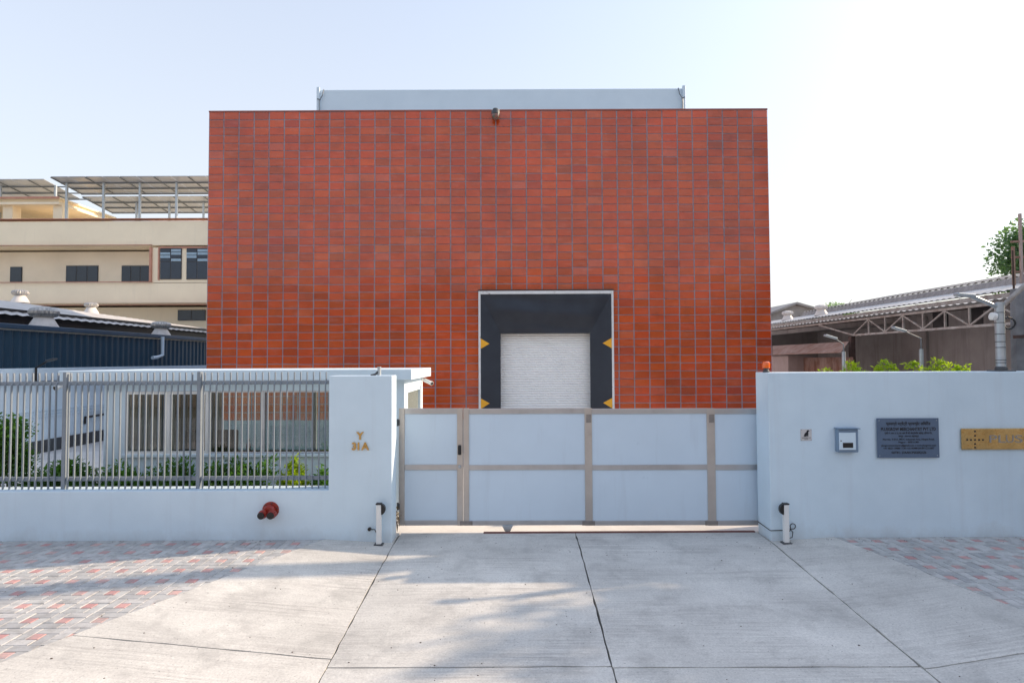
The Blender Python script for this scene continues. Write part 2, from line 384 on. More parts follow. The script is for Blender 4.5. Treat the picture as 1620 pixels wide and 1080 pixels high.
# ------------------------------------------------------------------ the setting: ground, road, pavement, driveway, yard
YW = 8.09                                   # front face of the boundary wall
SL = .0585                                  # the driveway falls towards the road
tag(MB().add([(-600, -600, -.55), (600, -600, -.55), (600, 900, -.55), (-600, 900, -.55)], [(0, 1, 2, 3)]).build('ground', M['earth']), kind='structure')
tag(MB().box(-60, 60, -11, 1.46, -.54, -.43).build('road', M['road']), kind='structure')
tag(MB().box(-46, 60, 8.56, 70, -.5, -.085).build('yard', M['yard']), kind='structure')

def xL(Y):
    a, b = atz(515, 850), atz(0, 1045); return a.x+(b.x-a.x)*(YW-Y)/(a.y-b.y)
def xR(Y):
    a, b = atz(1325, 852), atz(1620, 968); return a.x+(b.x-a.x)*(YW-Y)/(a.y-b.y)
X1, X2, X3 = -1.60, .88, 3.47
def zs(x, Y):
    l, r = xL(Y), xR(Y)
    f = (x-l)/(X1-l) if x < X1 else ((r-x)/(r-X3) if x > X3 else 1)
    return .008-(.055+SL*max(0, YW-Y))*min(1, max(0, f))
drive = tag(MB().box(-6, 6.5, 1.5, 8.54, -.54, -.51).build('driveway', M['joint']), kind='structure')
jr = random.Random(3)
def slab(c0, c1, y0, y1):
    nx, ny = 14, 26; mb = MB(); g = .0085
    wob = [jr.uniform(-.006, .006) for _ in range(4*(ny+nx))]
    for j in range(ny+1):
        Y = y0+(y1-y0)*j/ny
        a, b = c0(Y)+g, c1(Y)-g
        for i in range(nx+1):
            x = a+(b-a)*i/nx
            if i == 0: x += wob[j]
            if i == nx: x += wob[j+ny]
            yy = Y+(wob[2*ny+i] if j in (0, ny) else 0)+(g if j == 0 else -g if j == ny else 0)
            if j == 0: yy += .03*math.sin(x*1.3)*0
            mb.v.append((x, yy, zs(x, Y)))
    for j in range(ny):
        for i in range(nx):
            k = j*(nx+1)+i; mb.f.append((k, k+1, k+nx+2, k+nx+1))
    ring = [i for i in range(nx+1)]+[j*(nx+1)+nx for j in range(1, ny+1)]+[ny*(nx+1)+i for i in range(nx-1, -1, -1)]+[j*(nx+1) for j in range(ny-1, 0, -1)]
    b = len(mb.v); mb.v += [(mb.v[i][0], mb.v[i][1], mb.v[i][2]-.12) for i in ring]
    for q in range(len(ring)): mb.f.append((ring[q], b+q, b+(q+1) % len(ring), ring[(q+1) % len(ring)]))
    return mb.build('slab', M['conc'], drive, smooth=True)
cols = [xL, lambda Y: X1-.003*(YW-Y)*0, lambda Y: X2-.012*(YW-Y), lambda Y: X3, xR]
for k in range(4):
    yj = (5.30, 5.17, 5.15, 5.11)[k]
    slab(cols[k], cols[k+1], 1.5, yj); slab(cols[k], cols[k+1], yj, 8.55)

# pavements of pinwheel pavers
U = .1096
GREYS = [(.52, .51, .50), (.47, .465, .455), (.55, .54, .525), (.42, .42, .42), (.49, .49, .48), (.53, .53, .515)]
REDS = [(.58, .33, .31), (.53, .28, .27), (.61, .39, .36)]
pav_mesh = {}
def paver_geo(kind):
    lx, ly = {'h': (2, 1), 'v': (1, 2), 's': (1, 1)}[kind]; g = .0035; c = .004
    x, y = lx*U/2-g, ly*U/2-g
    vs = [(-x, -y, -.05), (x, -y, -.05), (x, y, -.05), (-x, y, -.05), (-x, -y, -c), (x, -y, -c), (x, y, -c), (-x, y, -c),
          (-x+c, -y+c, 0), (x-c, -y+c, 0), (x-c, y-c, 0), (-x+c, y-c, 0)]
    fs = [(8, 9, 10, 11)]+[(k+i, k+(i+1) % 4, k+4+(i+1) % 4, k+4+i) for k in (0, 4) for i in range(4)]
    return vs, fs
def paver_mesh(kind, tone):
    if (kind, tone) not in pav_mesh:
        mb = MB(); vs, fs = paver_geo(kind); mb.add(vs, fs, tone)
        o = mb.build('paver', M['paver']); pav_mesh[(kind, tone)] = o.data; bpy.data.objects.remove(o)
    return pav_mesh[(kind, tone)]
def pavement(x0, x1, inside, tiltrate, nsep):
    lft = x0 < -5; e = .16 if lft else -.16; ed = xL if lft else xR; ox = x0 if lft else x1
    base = MB().prism([(ox, 1.5, -.5), (ed(1.5)+e*0, 1.5, -.5), (ed(8.08)+e*0, 8.08, -.5), (ox, 8.08, -.5)], (0, 0, .48)).build('pavement', M['joint'], base=(x0, 1.5, -.02))
    tag(base, kind='structure'); org = WORLD[base]
    cells = []; cut = []
    for i in range(int((x1-x0)/(3*U))+1):
        for j in range(int((YW-1.5)/(3*U))+1):
            ox, oy = x0+3*U*i, YW-3*U*(j+1)
            for (kx, ky, kind) in ((1, .5, 'h'), (2.5, 1, 'v'), (2, 2.5, 'h'), (.5, 2, 'v'), (1.5, 1.5, 's')):
                px, py = ox+kx*U, oy+ky*U
                hx, hy = {'h': (U, U/2), 'v': (U/2, U), 's': (U/2, U/2)}[kind]
                ins = [inside(px+a*hx, py+b*hy) for a in (-1, 1) for b in (-1, 1)]
                if all(ins): cells.append((px, py, kind))
                elif any(ins): cut.append((px, py, hx-.0035, hy-.0035, kind))
    def seen(c):
        x = CX+FOC*c[0]/c[1]; return -5 < x < 1625 and 4.2 < c[1]
    vis = sorted([c for c in cells if seen(c)], key=lambda c: c[1]**2+c[0]**2)
    chosen = set(vis[:nsep]); rest = MB()
    for c in cells:
        tone = random.choice(REDS if c[2] == 's' else GREYS)
        z = random.uniform(-.0025, .0015)+tiltrate*(c[0]-x1 if tiltrate > 0 else 0)
        if c in chosen:
            o = bpy.data.objects.new('paver', paver_mesh(c[2], tone)); col.objects.link(o); o.parent = base
            o.location = Vector((c[0], c[1], z))-org; o.rotation_euler = (random.uniform(-.006, .006), random.uniform(-.006, .006), random.uniform(-.01, .01))
        else:
            vs, fs = paver_geo(c[2]); rest.add([(v[0]+c[0], v[1]+c[1], v[2]+z) for v in vs], fs, tone)
    for (px, py, hx, hy, kind) in cut:              # pavers sawn along the edge of the drive
        pl = [(px-hx, py-hy), (px+hx, py-hy), (px+hx, py+hy), (px-hx, py+hy)]; out = []
        def sd(p): return (ed(p[1])-p[0])*(1 if lft else -1)-.012
        for q in range(4):
            a, b = pl[q], pl[(q+1) % 4]; da, db = sd(a), sd(b)
            if da >= 0: out.append(a)
            if (da >= 0) != (db >= 0): t = da/(da-db); out.append((a[0]+(b[0]-a[0])*t, a[1]+(b[1]-a[1])*t))
        if len(out) < 3: continue
        z = random.uniform(-.002, .001); m_ = len(out); tone = random.choice(REDS if kind == 's' else GREYS)
        rest.add([(p[0], p[1], z-.05) for p in out]+[(p[0], p[1], z) for p in out], [tuple(range(m_, 2*m_))]+[(k, (k+1) % m_, m_+(k+1) % m_, m_+k) for k in range(m_)], tone)
    tag(rest.build('paver_field', M['paver'], base), kind='stuff')
    return base
pavement(-10.6, xL(YW)+.02, lambda x, y: x < xL(y)-.012, 0.0, 190)
pavement(xR(YW)-.02, 9.4, lambda x, y: x > xR(y)+.012, 0.0, 110)
# strip of planting soil behind the fence
tag(MB().box(-12.8, -1.95, 8.63, 9.35, -.3, .05).build('planting_bed', M['soil']), kind='structure')

# ------------------------------------------------------------------ boundary walls
p520, p620 = at(520, 700, YW), at(620, 700, YW)
zlow = at(300, 776, YW).z; zpil = at(570, 594.2, YW).z; YB = YW*190/183
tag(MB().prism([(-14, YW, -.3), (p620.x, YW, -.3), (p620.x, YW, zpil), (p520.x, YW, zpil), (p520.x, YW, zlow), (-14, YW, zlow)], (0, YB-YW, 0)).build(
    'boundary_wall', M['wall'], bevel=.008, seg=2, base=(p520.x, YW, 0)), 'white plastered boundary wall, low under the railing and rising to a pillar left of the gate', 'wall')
xr = at(1217, 700, YW).x; YRB = YW*407/387; zrw = at(1400, 588.5, YW).z
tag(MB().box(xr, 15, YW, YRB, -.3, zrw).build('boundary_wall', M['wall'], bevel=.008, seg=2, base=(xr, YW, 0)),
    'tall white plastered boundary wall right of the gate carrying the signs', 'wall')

# railing on the low wall
fx0 = -13.9; YF = YW+.13
fence = thing('metal_fence', 'grey upright bar railing on the low white wall', 'fence', (p520.x, YF, zlow))
ztop = at(300, 589, YF).z; zr1 = at(300, 605.5, YF).z; zr2 = at(300, 757, YF).z
box('rail', M['fence'], fence, (fx0, YF+.02, zr1-.025), (p520.x-.002, YF+.06, zr1+.025), .004)
box('rail', M['fence'], fence, (fx0, YF+.02, zr2-.028), (p520.x-.002, YF+.06, zr2+.028), .004)
def barmesh(x, w_, d_):
    mb = MB(); t = .034
    prof = [(YF+.002, zlow-.01), (YF+.002, zr1-.03), (YF+.002+t, zr1+.02), (YF+.002+t, ztop)]
    for i in range(3):
        (ya, za), (yb, zb) = prof[i], prof[i+1]
        mb.add([(x-w_, ya-d_, za), (x+w_, ya-d_, za), (x+w_, ya+d_, za), (x-w_, ya+d_, za), (x-w_, yb-d_, zb), (x+w_, yb-d_, zb), (x+w_, yb+d_, zb), (x-w_, yb+d_, zb)],
               [(0, 1, 5, 4), (1, 2, 6, 5), (2, 3, 7, 6), (3, 0, 4, 7)]+([(4, 5, 6, 7)] if i == 2 else [])+([(3, 2, 1, 0)] if i == 0 else []))
    return mb
proto = None; sp = 10.12/FOC*YF
posts = [at(100.5, 690, YF).x, at(313.5, 690, YF).x, at(-115, 690, YF).x, at(-328, 690, YF).x]
k = 0; x = at(514.5, 690, YF).x
while x > fx0:
    if min(abs(x-q) for q in posts) > sp*.45:
        if proto is None:
            proto = barmesh(x, .0062, .0135).build('bar', M['fence'], fence); xp = x
        else:
            o = proto.copy(); col.objects.link(o); o.parent = fence; o.location = (x-xp, random.uniform(-.002, .002), 0); o.rotation_euler = (0, 0, random.uniform(-.08, .08)*0)
    x -= sp
for q in posts:
    box('post', M['fence'], fence, (q-.025, YF-.004, zlow-.01), (q+.025, YF+.075, ztop+.01), .004)

# ------------------------------------------------------------------ gates
YG = 8.62
def gp(x, y): return at(x, y, YG)
def frame_bar(name, par, xa, xb, ya, yb, proud=0, m='steel'):
    if name == 'rail': m = 'steelsky'
    a, b = gp(xa, yb), gp(xb, ya)
    return box(name, M[m], par, (a.x, YG-.02-proud, a.z), (b.x, YG+.03, b.z), .003)
zgt, zgb = gp(900, 645.5).z, gp(900, 830.5).z
wg = thing('wicket_gate', 'narrow pedestrian gate of pale sheets in a steel frame beside the left pillar', 'gate', (gp(681, 700).x, YG, 0))
sg = thing('sliding_gate', 'wide sliding gate of pale sheets in a steel frame between the white walls', 'gate', (gp(965, 700).x, YG, 0))
YT, YM1, YM2, YB1 = 654.5, 734, 743, 822
for nm, a, b in (('stile', 631, 640.5), ('stile', 723.5, 732.2)): frame_bar(nm, wg, a, b, 645.5, 830.5)
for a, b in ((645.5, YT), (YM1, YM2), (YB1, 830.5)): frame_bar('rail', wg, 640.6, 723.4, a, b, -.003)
def sheet(par, xa, xb, ya, yb):
    a, b = gp(xa, yb), gp(xb, ya); return box('panel', M['panel'], par, (a.x-.01, YG-.004, a.z-.01), (b.x+.01, YG+.004, b.z+.01))
for ya, yb in ((YT, YM1), (YM2, YB1)): sheet(wg, 640.5, 723.5, ya, yb)
XE = 1236
for px in (737.7, 931, 1125):
    a, b = gp(px-10, 830.3), gp(px+10, 823)
    box('foot_plate', M['steelgrey2'], sg, (a.x, YG-.026, a.z+.003), (b.x, YG-.0235, b.z))
for px in (931, 1125):
    a, b = gp(px-5, 668), gp(px+5, 655)
    box('weld_plate', M['steelgrey2'], sg, (a.x+.01, YG-.0225, a.z), (b.x-.01, YG-.0205, b.z))
for a, b in ((733.4, 742), (926, 936), (1120, 1130), (XE-9, XE)): frame_bar('stile', sg, a, b, 645.5, 830.5)
spans = [(742.1, 925.9), (936.1, 1119.9), (1130.1, XE-9.1)]
for xa, xb in spans:
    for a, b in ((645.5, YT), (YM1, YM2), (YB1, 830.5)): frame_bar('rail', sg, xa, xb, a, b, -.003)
    for ya, yb in ((YT, YM1), (YM2, YB1)): sheet(sg, xa, xb, ya, yb)
h = gp(727.3, 711)
MB().box(h.x-.024, h.x+.024, YG-.05, YG-.018, h.z-.07, h.z+.07).build('lock', M['black'], wg, bevel=.014, seg=3, smooth=True)
h2 = gp(727.3, 704); 
h = gp(727.3, 737.5)
MB().lathe([(.020, 0), (.024, .006), (.018, .014), (.012, .03), (.019, .036), (.019, .046), (.004, .05)], (h.x, YG-.02, h.z), (0, -1, 0), 14).build('door_knob', M['galv'], wg, smooth=True)
for yy in (668, 800):
    h = gp(629.5, yy); mb = MB().tube([(h.x, YG-.01, h.z-.05), (h.x, YG-.01, h.z+.05)], .013, 10); mb.box(h.x, h.x+.03, YG-.026, YG-.021, h.z-.04, h.z+.04)
    mb.build('hinge', M['dgrey'], wg)
h = gp(803, 834)
MB().prism([(h.x-.075, YG-.045, zgb+.015), (h.x-.075, YG-.045, zgb), (h.x-.045, YG-.045, zgb-.055), (h.x+.045, YG-.045, zgb-.055), (h.x+.075, YG-.045, zgb), (h.x+.075, YG-.045, zgb+.015)], (0, .024, 0)).build('wheel_housing', M['galv'], sg, bevel=.004)
MB().lathe([(.035, -.012), (.055, -.012), (.050, 0), (.055, .012), (.035, .012)], (h.x, YG-.005, zgb-.035), (0, 1, 0), 20).build('wheel', M['galv'], sg, smooth=True)
h = at(1320, 834, YG)
a, b = at(765, 839, 8.52).x, at(1194, 839, 8.52).x
tag(MB().box(a, b, 8.50, 8.545, -.06, -.03).build('gate_track', M['redrail'], bevel=.004, base=(a, 8.52, -.05)), 'thin rusty steel guide rail on the ground under the sliding gate', 'rail')
# weed growing beside the hinge of the small gate
wd = thing('weed', 'dry brown weed growing in the gap between pillar and small gate', 'plant', (at(628.5, 838, 8.46).x, 8.46, 0))
mb = MB(); c0 = WORLD[wd]
for kx in range(5):
    mb.tube([c0, c0+Vector((random.uniform(-.015, .02), random.uniform(-.02, .02), .16)), c0+Vector((random.uniform(-.03, .045), random.uniform(-.03, .03), random.uniform(.24, .36)))], [.004, .003, .001], 5)
mb.build('stem', M['bark'], wd)
mb = MB(); leaves(mb, 90, c0+Vector((.005, 0, .20)), (.045, .04, .17), .035, 8); mb.build('foliage', M['dry'], wd)

# ------------------------------------------------------------------ warehouse
YH = 16.2
xa, xb = at(326, 590, YH).x, at(1221.5, 590, YH).x
zt = at(770, 174.5, YH).z; zp = .80
wh = thing('warehouse', 'large box shaped warehouse clad in red clay tiles behind the gate', 'building', ((xa+xb)/2, YH, 0))
dx0, dx1 = at(758, 560, YH).x, at(969.5, 560, YH).x; dzt = at(863, 461, YH).z
dz0 = zp
th = .05
mb = MB()
for (x0, x1, z0, z1) in ((xa, dx0, zp, zt-.03), (dx1, xb, zp, zt-.03), (dx0, dx1, dzt, zt-.03)):
    mb.box(x0, x1, YH, YH+.3, z0, z1)
mb.box(xa, xa+.3, YH+.3, YH+30, zp, zt-.03); mb.box(xb-.3, xb, YH+.3, YH+30, zp, zt-.03); mb.box(xa+.3, xb-.3, YH+29.7, YH+30, zp, zt-.03)
mb.build('wall', M['grout'], wh)
box('plinth', M['plinth'], wh, (xa-.01, YH-.03, -.05), (xb+.01, YH+30, zp))
box('roof', M['plinth'], wh, (xa+.3, YH+.3, zt-.5), (xb-.3, YH+29.7, zt-.4))
box('coping', M['redpipe'] if False else pm('coping_red', (.30, .09, .07), (.26, .08, .06), 3, rough=.5), wh, (xa-.004, YH-.02, zt-.03), (xb+.004, YH+.302, zt+.012), .004)
# cladding tiles
NC = 37; NR = 39; cw = (xb-xa)/NC; rh = (zt-.03-zp)/NR
TONES = []
for _ in range(16):
    f = random.uniform(.80, 1.06); TONES.append((.56*f, .072*f*random.uniform(.88, 1.12),   .008*f*random.uniform(.75, 1.25)))
TONES += [(.43, .050, .012), (.41, .056, .010), (.56, .10, .03), (.55, .095, .04), (.45, .054, .014)]
tile_var = {}
def tile_mesh(t):
    if t not in tile_var:
        mb = MB(); tl = ((t % 5-2)*.004, ((t*7) % 5-2)*.008)
        vs, fs = chamfer(-cw/2+.0155, cw/2-.0155, -rh/2+.0105, rh/2-.0105,   .014+.0015*(t % 3), .004, 0, tl); mb.add(vs, fs, TONES[t])
        o = mb.build('tile', M['tile']); tile_var[t] = o.data; bpy.data.objects.remove(o)
    return tile_var[t]
cells = []
cz = [random.uniform(-.007, .007) for _ in range(NC)]
field = MB(); sep = 0
vis = []
for r in range(NR):
    for c in range(NC):
        x0, z0 = xa+c*cw, zp+r*rh
        hit = x0+cw > dx0+.01 and x0 < dx1-.01 and z0 < dzt-.01
        vis.append((r, c, x0, z0, hit))
yvis = at(900, 646, YH).z
cand = sorted([v for v in vis if not v[4] and v[3] > yvis-.05 and v[2] > at(672, 620, YH).x and v[2]+cw < at(1200, 620, YH).x and not (v[2] < at(690, 0, YH).x and v[3] < 0)],
              key=lambda v: (v[2]+cw/2)**2+YH**2+(v[3]-CAMZ)**2)
cand = set((v[0], v[1]) for v in cand[:300])
for (r, c, x0, z0, hit) in vis:
    t = random.randrange(16) if random.random() < .91 else random.randrange(16, len(TONES))
    if (r, c) in cand:
        o = bpy.data.objects.new('tile', tile_mesh(t)); col.objects.link(o); o.parent = wh
        o.location = Vector((x0+cw/2, YH-random.uniform(0, .004), z0+rh/2+cz[c]+random.uniform(-.003, .003)))-WORLD[wh]
        continue
    parts = [(x0, x0+cw, z0, z0+rh)]
    if hit:
        parts = []
        if x0 < dx0-.03: parts.append((x0, dx0+.0, z0, z0+rh))
        elif x0+cw > dx1+.03: parts.append((dx1, x0+cw, z0, z0+rh))
        if z0+rh > dzt+.03 and x0 >= dx0-.03 and x0+cw <= dx1+.03: parts.append((x0, x0+cw, dzt, z0+rh))
    for (a, b, e, f) in parts:
        if b-a < .05 or f-e < .04: continue
        j = cz[c]+random.uniform(-.003, .003)
        vs, fs = chamfer(a+.0155+random.uniform(-.003, .003), b-.0155+random.uniform(-.003, .003), e+.0105+j, f-.0105+j, .014+random.uniform(-.002, .002), .004, YH, (random.uniform(-.007, .007), random.uniform(-.014, .014)))
        tn = TONES[t]
        if random.random() < .25: tn = tuple(v*random.uniform(.86, 1.1) for v in tn)
        field.add(vs, fs, tn)
tag(field.build('tile_field', M['tile'], wh), kind='stuff')
# screen on the roof with corner posts and cables
YS = 20.5
s0, s1 = at(505, 160, YS), at(1081, 160, YS); sz = at(790, 141, YS).z
box('roof_screen', M['sheet'], wh, (s0.x, YS, zt-.4), (s1.x, YS+9, sz), .02)
for i, (px, e) in enumerate(((504, 1), (1081.5, -1))):
    q = at(px, 160, YS).x
    box('corner_post', M['sheet'], wh, (q-.05, YS-.07, zt-.4), (q+.05, YS-.005, sz+.07), .006)
    mb = MB(); mb.tube([(q+.06*e, YS-.10, zt-.3), (q+.06*e, YS-.10, sz-.42), (q+.16*e, YS-.09, sz-.25), (q+.20*e, YS-.06, sz-.02)], .018, 6)
    mb.tube([(q-.02*e, YS-.1, sz-.36), (q+.10*e, YS-.1, sz-.40)], .016, 6)
    mb.build('cable', M['steelgrey'], wh)
# dock shelter
ds = MB().box(dx0-.008, dx0+.05, YH-.16, YH+.3, dz0, dzt-.0).build('dock_shelter', M['dockwhite'], wh, bevel=.004)
box('frame_jamb', M['dockwhite'], ds, (dx1-.05, YH-.16, dz0), (dx1+.008, YH+.3, dzt), .004)
box('frame_head', M['dockwhite'], ds, (dx0+.052, YH-.16, dzt-.085), (dx1-.052, YH+.3, dzt), .004)
box('flashing', M['darkrust'], ds, (dx0-.02, YH-.13, dzt+.003), (dx1+.02, YH-.002, dzt+.045), .004)
ox0, ox1 = at(792, 560, YH).x, at(934, 560, YH).x; oz = at(863, 527, YH).z
YC = YH-.10
yo, yi = YC-.05, YC+.15; hzt = dzt-.09
for (xo, xi) in ((dx0+.054, ox0), (dx1-.054, ox1)):
    q4 = [(xo, yo, dz0), (xi, yi, dz0), (xi, yi, oz), (xo, yo, hzt)]
    MB().prism(q4, (0, .02, 0)).build('side_curtain', M['navy'], ds)
mb = MB(); nx, nz = 30, 16; hx0, hx1 = dx0+.054, dx1-.054
for side in (0, 1):
    for j in range(nz+1):
        for i in range(nx+1):
            u, v = i/nx, j/nz                      # v: 0 at the opening, 1 at the frame
            xx_ = (ox0+(ox1-ox0)*u)*(1-v)+(hx0+(hx1-hx0)*u)*v
            e_ = min(1, u/.10, (1-u)/.10, v/.12, (1-v)/.08)
            crease = .62-.20*u
            d = e_*(.09*max(0, 1-abs(v-crease)/.30)+.025*math.sin(u*6+v*3)+.012*math.sin(u*17+v*5))
            mb.v.append((xx_, yi+(yo-yi)*v-d+(.015 if side else 0), oz+(hzt-oz)*v))
n1 = (nx+1)*(nz+1)
for j in range(nz):
    for i in range(nx):
        q = j*(nx+1)+i; mb.f.append((q, q+1, q+nx+2, q+nx+1)); mb.f.append((n1+q, n1+q+nx+1, n1+q+nx+2, n1+q+1))
mb.build('head_curtain', M['navy'], ds, smooth=True)
for yy in (543.5, 638):
    zz = at(760, yy, YC).z
    for xx, e in ((dx0+.052, 1), (dx1-.052, -1)):
        sl_ = (yi-yo)/(ox0-dx0-.054); MB().prism([(xx, yo-.006, zz+.14), (xx, yo-.006, zz-.14), (xx+.235*e, yo+.235*sl_-.006, zz)], (0, .004, 0)).build('marker', M['yellow'], ds)
# roller shutter of slats
YR = YH+.30
rs = MB().box(ox0-.25, ox0-.12, YR-.06, YR+.1, dz0, oz+.2).build('roller_shutter', M['alu'], wh)
box('guide', M['alu'], rs, (ox1+.12, YR-.06, dz0), (ox1+.25, YR+.1, oz+.2))
sl_h = .0672; ns = int((oz+.15-dz0)/sl_h); sm = None
for i in range(ns):
    z = dz0+i*sl_h
    if sm is None:
        mb = MB(); prof = [(0, 0), (-.006, .004), (-.016, .016), (-.020, .032), (-.016, .048), (-.006, .060), (.004, .064), (.004, .0672)]
        for (py, pz) in prof: mb.v += [(ox0-.13, YR+py, z+pz), (ox1+.13, YR+py, z+pz)]
        for q in range(len(prof)-1): mb.f.append((2*q, 2*q+1, 2*q+3, 2*q+2))
        sm = mb.build('slat', M['shutter'], rs, smooth=True)
    else:
        o = sm.copy(); col.objects.link(o); o.parent = rs; o.location = (0, 0, i*sl_h)
box('dock_reveal', M['dgrey'], wh, (dx0+.05, YH+.42, dz0), (dx1-.05, YH+.46, dzt-.1))
# dome camera under the coping
cp = at(784, 181, YH-.18)
cm = thing('security_camera', 'dark dome camera hanging from the top edge of the red tiled facade', 'camera', (cp.x, YH, cp.z))
mb = MB()
for e in (-1, 1): mb.bar((cp.x+.075*e, YH-.03, cp.z+.17), (cp.x+.085*e, YH-.20, cp.z+.10), .03, .045)
mb.box(cp.x-.10, cp.x+.10, YH-.05, YH-.034, cp.z+.08, cp.z+.2); mb.build('bracket', M['white'], cm, bevel=.004)
MB().lathe([(.02, .16), (.07, .15), (.115, .08), (.115, .0), (.10, -.01)], (cp.x, YH-.18, cp.z), n=20).build('housing', M['dgrey'], cm, smooth=True)
MB().lathe([(.108, .0), (.108, -.05), (.095, -.10), (.06, -.145), (.01, -.16)], (cp.x, YH-.18, cp.z-.012), n=20).build('dome', pm('dome_lens', (.34, .06, .06), (.05, .09, .06), 11, rough=.12, coat=.6), cm, smooth=True)

# ------------------------------------------------------------------ gatehouse
Y0, Y1 = 9.55, 11.5
gx0, gx1 = at(164, 690, Y0).x, at(639.5, 690, Y0).x
rz1, rz0 = at(651, 584, 9.32).z, at(651, 600.5, 9.32).z
gh = thing('gatehouse', 'small white flat roofed gatehouse with wide windows behind the railing', 'building', ((gx0+gx1)/2, Y0, 0))
rx0, rx1 = at(92, 590, 9.32).x, at(651, 590, 9.32).x
box('roof', M['wall'], gh, (rx0, 9.32, rz0), (rx1, 11.55, rz1), .006)
wx0, wx1 = at(199, 670, Y0).x, at(606, 670, Y0).x; wz0, wz1 = at(300, 718, Y0).z, at(300, 618.5, Y0).z
t = .14
mb = MB(); mb.box(gx0, gx1, Y0, Y0+t, 0, wz0); mb.box(gx0, gx1, Y0, Y0+t, wz1, rz0); mb.box(gx0, wx0, Y0, Y0+t, wz0, wz1); mb.box(wx1, gx1, Y0, Y0+t, wz0, wz1)
bz0, bz1 = .62, 1.98; bx0 = at(352, 670, Y1).x; bx1 = gx1-.25
mb.box(gx0, gx1, Y1-t, Y1, 0, bz0); mb.box(gx0, gx1, Y1-t, Y1, bz1, rz0); mb.box(gx0, bx0, Y1-t, Y1, bz0, bz1); mb.box(bx1, gx1, Y1-t, Y1, bz0, bz1)
sy0, sy1 = Y0+.33, Y1-.25; 
sz0 = .95; sz1 = at(646, 621, Y0+.33).z
mb.box(gx0, gx0+t, Y0+t, Y1-t, 0, rz0)
mb.box(gx1-t, gx1, Y0+t, Y1-t, 0, sz0); mb.box(gx1-t, gx1, Y0+t, Y1-t, sz1, rz0); mb.box(gx1-t, gx1, Y0+t, sy0, sz0, sz1); mb.box(gx1-t, gx1, sy1, Y1-t, sz0, sz1)
mb.build('wall', M['wall'], gh)
box('floor', M['plinth'], gh, (gx0+t, Y0+t, 0), (gx1-t, Y1-t, .1))
box('side_window', M['frost'], gh, (gx1-.06, sy0, sz0), (gx1-.045, sy1, sz1))
box('window_sill', M['wall'], gh, (wx0-.04, Y0-.05, wz0-.045), (wx1, Y0-.002, wz0+.005), .004)
def window(x0, x1, z0, z1, fw, Y, par, mat, gl):
    f = MB()
    f.box(x0, x1, Y, Y+.05, z0, z0+fw); f.box(x0, x1, Y, Y+.05, z1-fw, z1); f.box(x0, x0+fw, Y, Y+.05, z0+fw, z1-fw); f.box(x1-fw, x1, Y, Y+.05, z0+fw, z1-fw)
    fo = f.build('window', mat, par); box('pane', gl, fo, (x0+fw, Y+.02, z0+fw), (x1-fw, Y+.026, z1-fw)); return fo
c1, c2 = at(265, 670, Y0).x, at(330, 670, Y0).x
window(wx0, c1-.001, wz0+.006, wz1-.004, .045, Y0-.022, gh, M['white'], M['glass'])
window(c1+.001, c2, wz0+.006, wz1-.004, .045, Y0-.022, gh, M['white'], M['glass'])
c3 = at(415, 670, Y0).x
window(c2+.002, c3, wz0+.006, wz1-.004, .022, Y0+.02, gh, M['alu'], M['glass'])
window(c3+.002, wx1, wz0+.006, wz1-.004, .022, Y0+.02, gh, M['alu'], M['glass'])
bm_ = (bx0+bx1)/2
window(bx0, bm_-.001, bz0, bz1, .035, Y1-t+.03, gh, M['alu'], M['glass']); window(bm_+.001, bx1, bz0, bz1, .035, Y1-t+.03, gh, M['alu'], M['glass'])
# inside: curtains, desk, chairs, bottle
cu = thing('curtain', 'brown and beige folded curtain inside the left gatehouse windows', 'curtain', (at(230, 700, Y1-.3).x, Y1-.3, .1))
mb = MB(); a, b = gx0+.2, bx0-.02; n = 90
for i in range(n+1):
    xx = a+(b-a)*i/n; yy = Y1-.26+.035*math.sin(i*1.05)+.012*math.sin(i*2.7)
    mb.v += [(xx, yy, .15), (xx, yy, 1.97)]
for i in range(n): mb.f.append((2*i, 2*i+2, 2*i+3, 2*i+1))
mb.build('cloth', M['curt'], cu, smooth=True)
dk = thing('desk', 'dark wooden desk standing inside the gatehouse behind the wide window', 'desk', (at(400, 700, Y0+.55).x, Y0+.55, .1))
dxx0, dxx1 = at(285, 700, Y0+.4).x, at(520, 700, Y0+.4).x; dzz = wz0-.05
box('desk_top', M['wood'], dk, (dxx0, Y0+.2, dzz-.03), (dxx1, Y0+.75, dzz), .003)
for q in (dxx0+.03, dxx1-.06):
    for yy in (Y0+.23, Y0+.69): box('leg', M['wood'], dk, (q, yy, .1), (q+.04, yy+.04, dzz-.032))
def chair(px, label):
    p = at(px, 700, Y0+1.1); c = thing('office_chair', label, 'chair', (p.x, Y0+1.1, .1), 'chairs inside the gatehouse')
    MB().box(p.x-.21, p.x+.21, Y0+.92, Y0+1.32, .50, .57).build('seat', M['black'], c, bevel=.03, seg=3, smooth=True)
    MB().box(p.x-.19, p.x+.19, Y0+1.34, Y0+1.40, .64, 1.16).build('backrest', M['maroon'], c, bevel=.025, seg=3, smooth=True)
    MB().tube([(p.x, Y0+1.12, .16), (p.x, Y0+1.12, .5)], .028, 8).tube([(p.x, Y0+1.2, .5), (p.x, Y0+1.42, .54), (p.x, Y0+1.42, .8)], .02, 6).build('stem', M['black'], c)
    mb = MB()
    for k in range(5):
        q = 2*math.pi*k/5; mb.bar((p.x, Y0+1.12, .16), (p.x+.26*math.cos(q), Y0+1.12+.26*math.sin(q), .13), .04, .03)
    mb.build('foot', M['black'], c)
chair(297, 'maroon office chair inside the gatehouse behind the second small window')
chair(349, 'maroon office chair inside the gatehouse at the left end of the wide window')
p = at(393, 704, Y0+.42)
bt = thing('bottle', 'small pinkish bottle with a red cap on the gatehouse desk', 'bottle', (p.x, Y0+.42, dzz))
